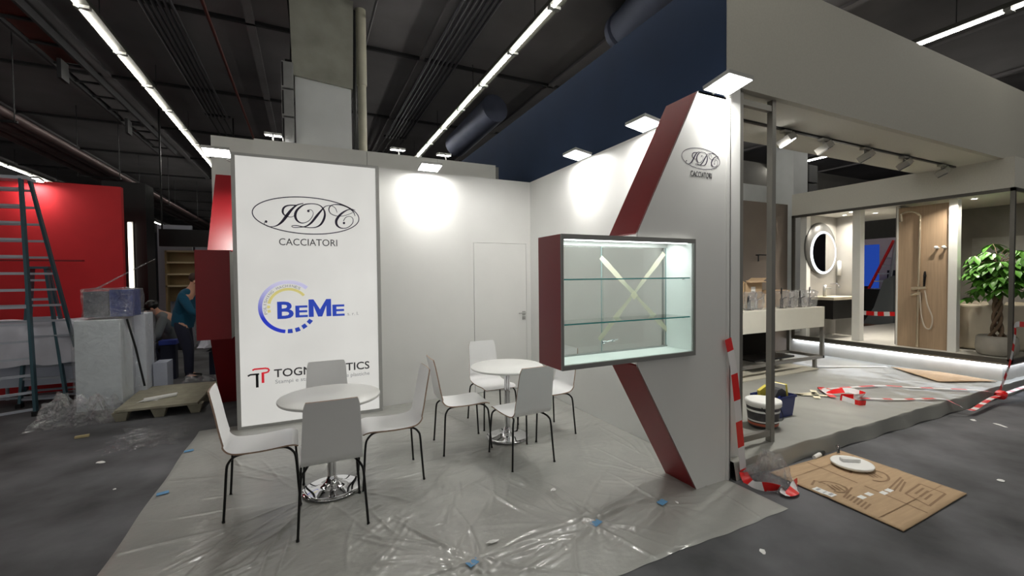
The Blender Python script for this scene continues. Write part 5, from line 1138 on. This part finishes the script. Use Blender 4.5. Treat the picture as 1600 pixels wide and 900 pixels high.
m = MB(); A = Vector((6.7, 4.55, PZ+.012)); B = Vector((8.35, 3.6, PZ+.012)); n = Vector((.02, .03, 0)); m.add([A-n, B-n, B+n, A+n], [(0, 1, 2, 3)], False)
tag(m.build('masking_tape', PAPER, fixn=False), 'thin white tape line on the platform running to the flat cardboard', 'tape')

# small litter and tape patches
def patch(x, y, rx, ry, rot, m_, name, label, cat, z=.012, curl=0, seed=0, lift=None):
    r = random.Random(seed); n = 10; v = [(x, y, z+.003+curl)]; c, s = math.cos(rot), math.sin(rot)
    rect = name == 'blue_tape_patch'
    if rect:
        v = [(x+c*a*rx-s*b*ry, y+s*a*rx+c*b*ry, z) for a, b in ((-1, -1), (1, -.8), (.95, 1), (-1, .85))]; v += [(p[0], p[1], p[2]+.0015) for p in v]
        f = [(3, 2, 1, 0), (4, 5, 6, 7), (0, 1, 5, 4), (1, 2, 6, 5), (2, 3, 7, 6), (3, 0, 4, 7)]
    else:
        for k in range(n):
            a = 2*PI*k/n; q = r.uniform(.6, 1.1); px, py = rx*q*math.cos(a), ry*q*math.sin(a); v.append((x+c*px-s*py, y+s*px+c*py, z+r.random()*.004))
        f = [(0, k+1, (k+1) % n+1) for k in range(n)]
    m = MB(); m.add(v, f, False); o = m.build(name, m_, fixn=rect); tag(o, label, cat); return o
for i, (x, y, rot, lab) in enumerate([(.83, 2.29, .3, 'blue tape patch on the film nearest the bottom edge of the picture'), (1.70, 2.30, .3, 'blue tape patch on the film in the middle of the front ridge'), (2.28, 2.30, .2, 'blue tape patch on the film nearest the K shaped panel'), (-1.03, 4.13, .2, 'faint blue tape patch on the left edge of the film, nearer one'), (-1.05, 5.05, .2, 'faint blue tape patch on the left edge of the film, near the backlit sign')]):
    patch(x, y, .038, .028, rot, TAPEB, 'blue_tape_patch', lab, 'tape', z=.022 if i < 3 else .012)
for i, (x, y, rx, ry, lab) in enumerate([(1.01, 2.43, .045, .018, 'torn white paper scrap on the film in front of the front table'), (2.42, 1.64, .03, .02, 'white paper scrap on the dark carpet in front of the film edge'), (2.38, 2.26, .02, .01, 'tiny white scrap beside the blue tape nearest the K panel'), (1.68, 2.82, .02, .03, 'small white curl on the film right of the far table'), (-1.72, 5.12, .05, .03, 'crumpled white scrap on the dark carpet left of the film'), (6.69, 2.09, .05, .03, 'white scrap on the dark carpet near the platform edge'), (6.72, 1.89, .08, .03, 'pale torn strip on the dark carpet at right'), (4.93, 1.38, .03, .04, 'white scrap on the dark carpet right of the large cardboard'), (-1.40, 4.4, .02, .015, 'tiny white crumb on the dark carpet left of the film edge'), (3.6, 1.55, .012, .01, 'tiny white crumb between the film and the large cardboard')]):
    patch(x, y, rx, ry, i*.7, PAPER, 'paper_scrap', lab, 'litter', z=.014 if x < 3.03 and y > 1.86 and x > -1.09 else .003, curl=.006, seed=i)
m = MB(); m.obox((-2.17, 6.04, .014), (.11, .045, .02), rot=(0, 0, .2)); tag(m.build('wood_offcut', mat('pale_offcut', (.72, .66, .50), .8)), 'small pale wood offcut on the dark carpet near the pallet', 'offcut')
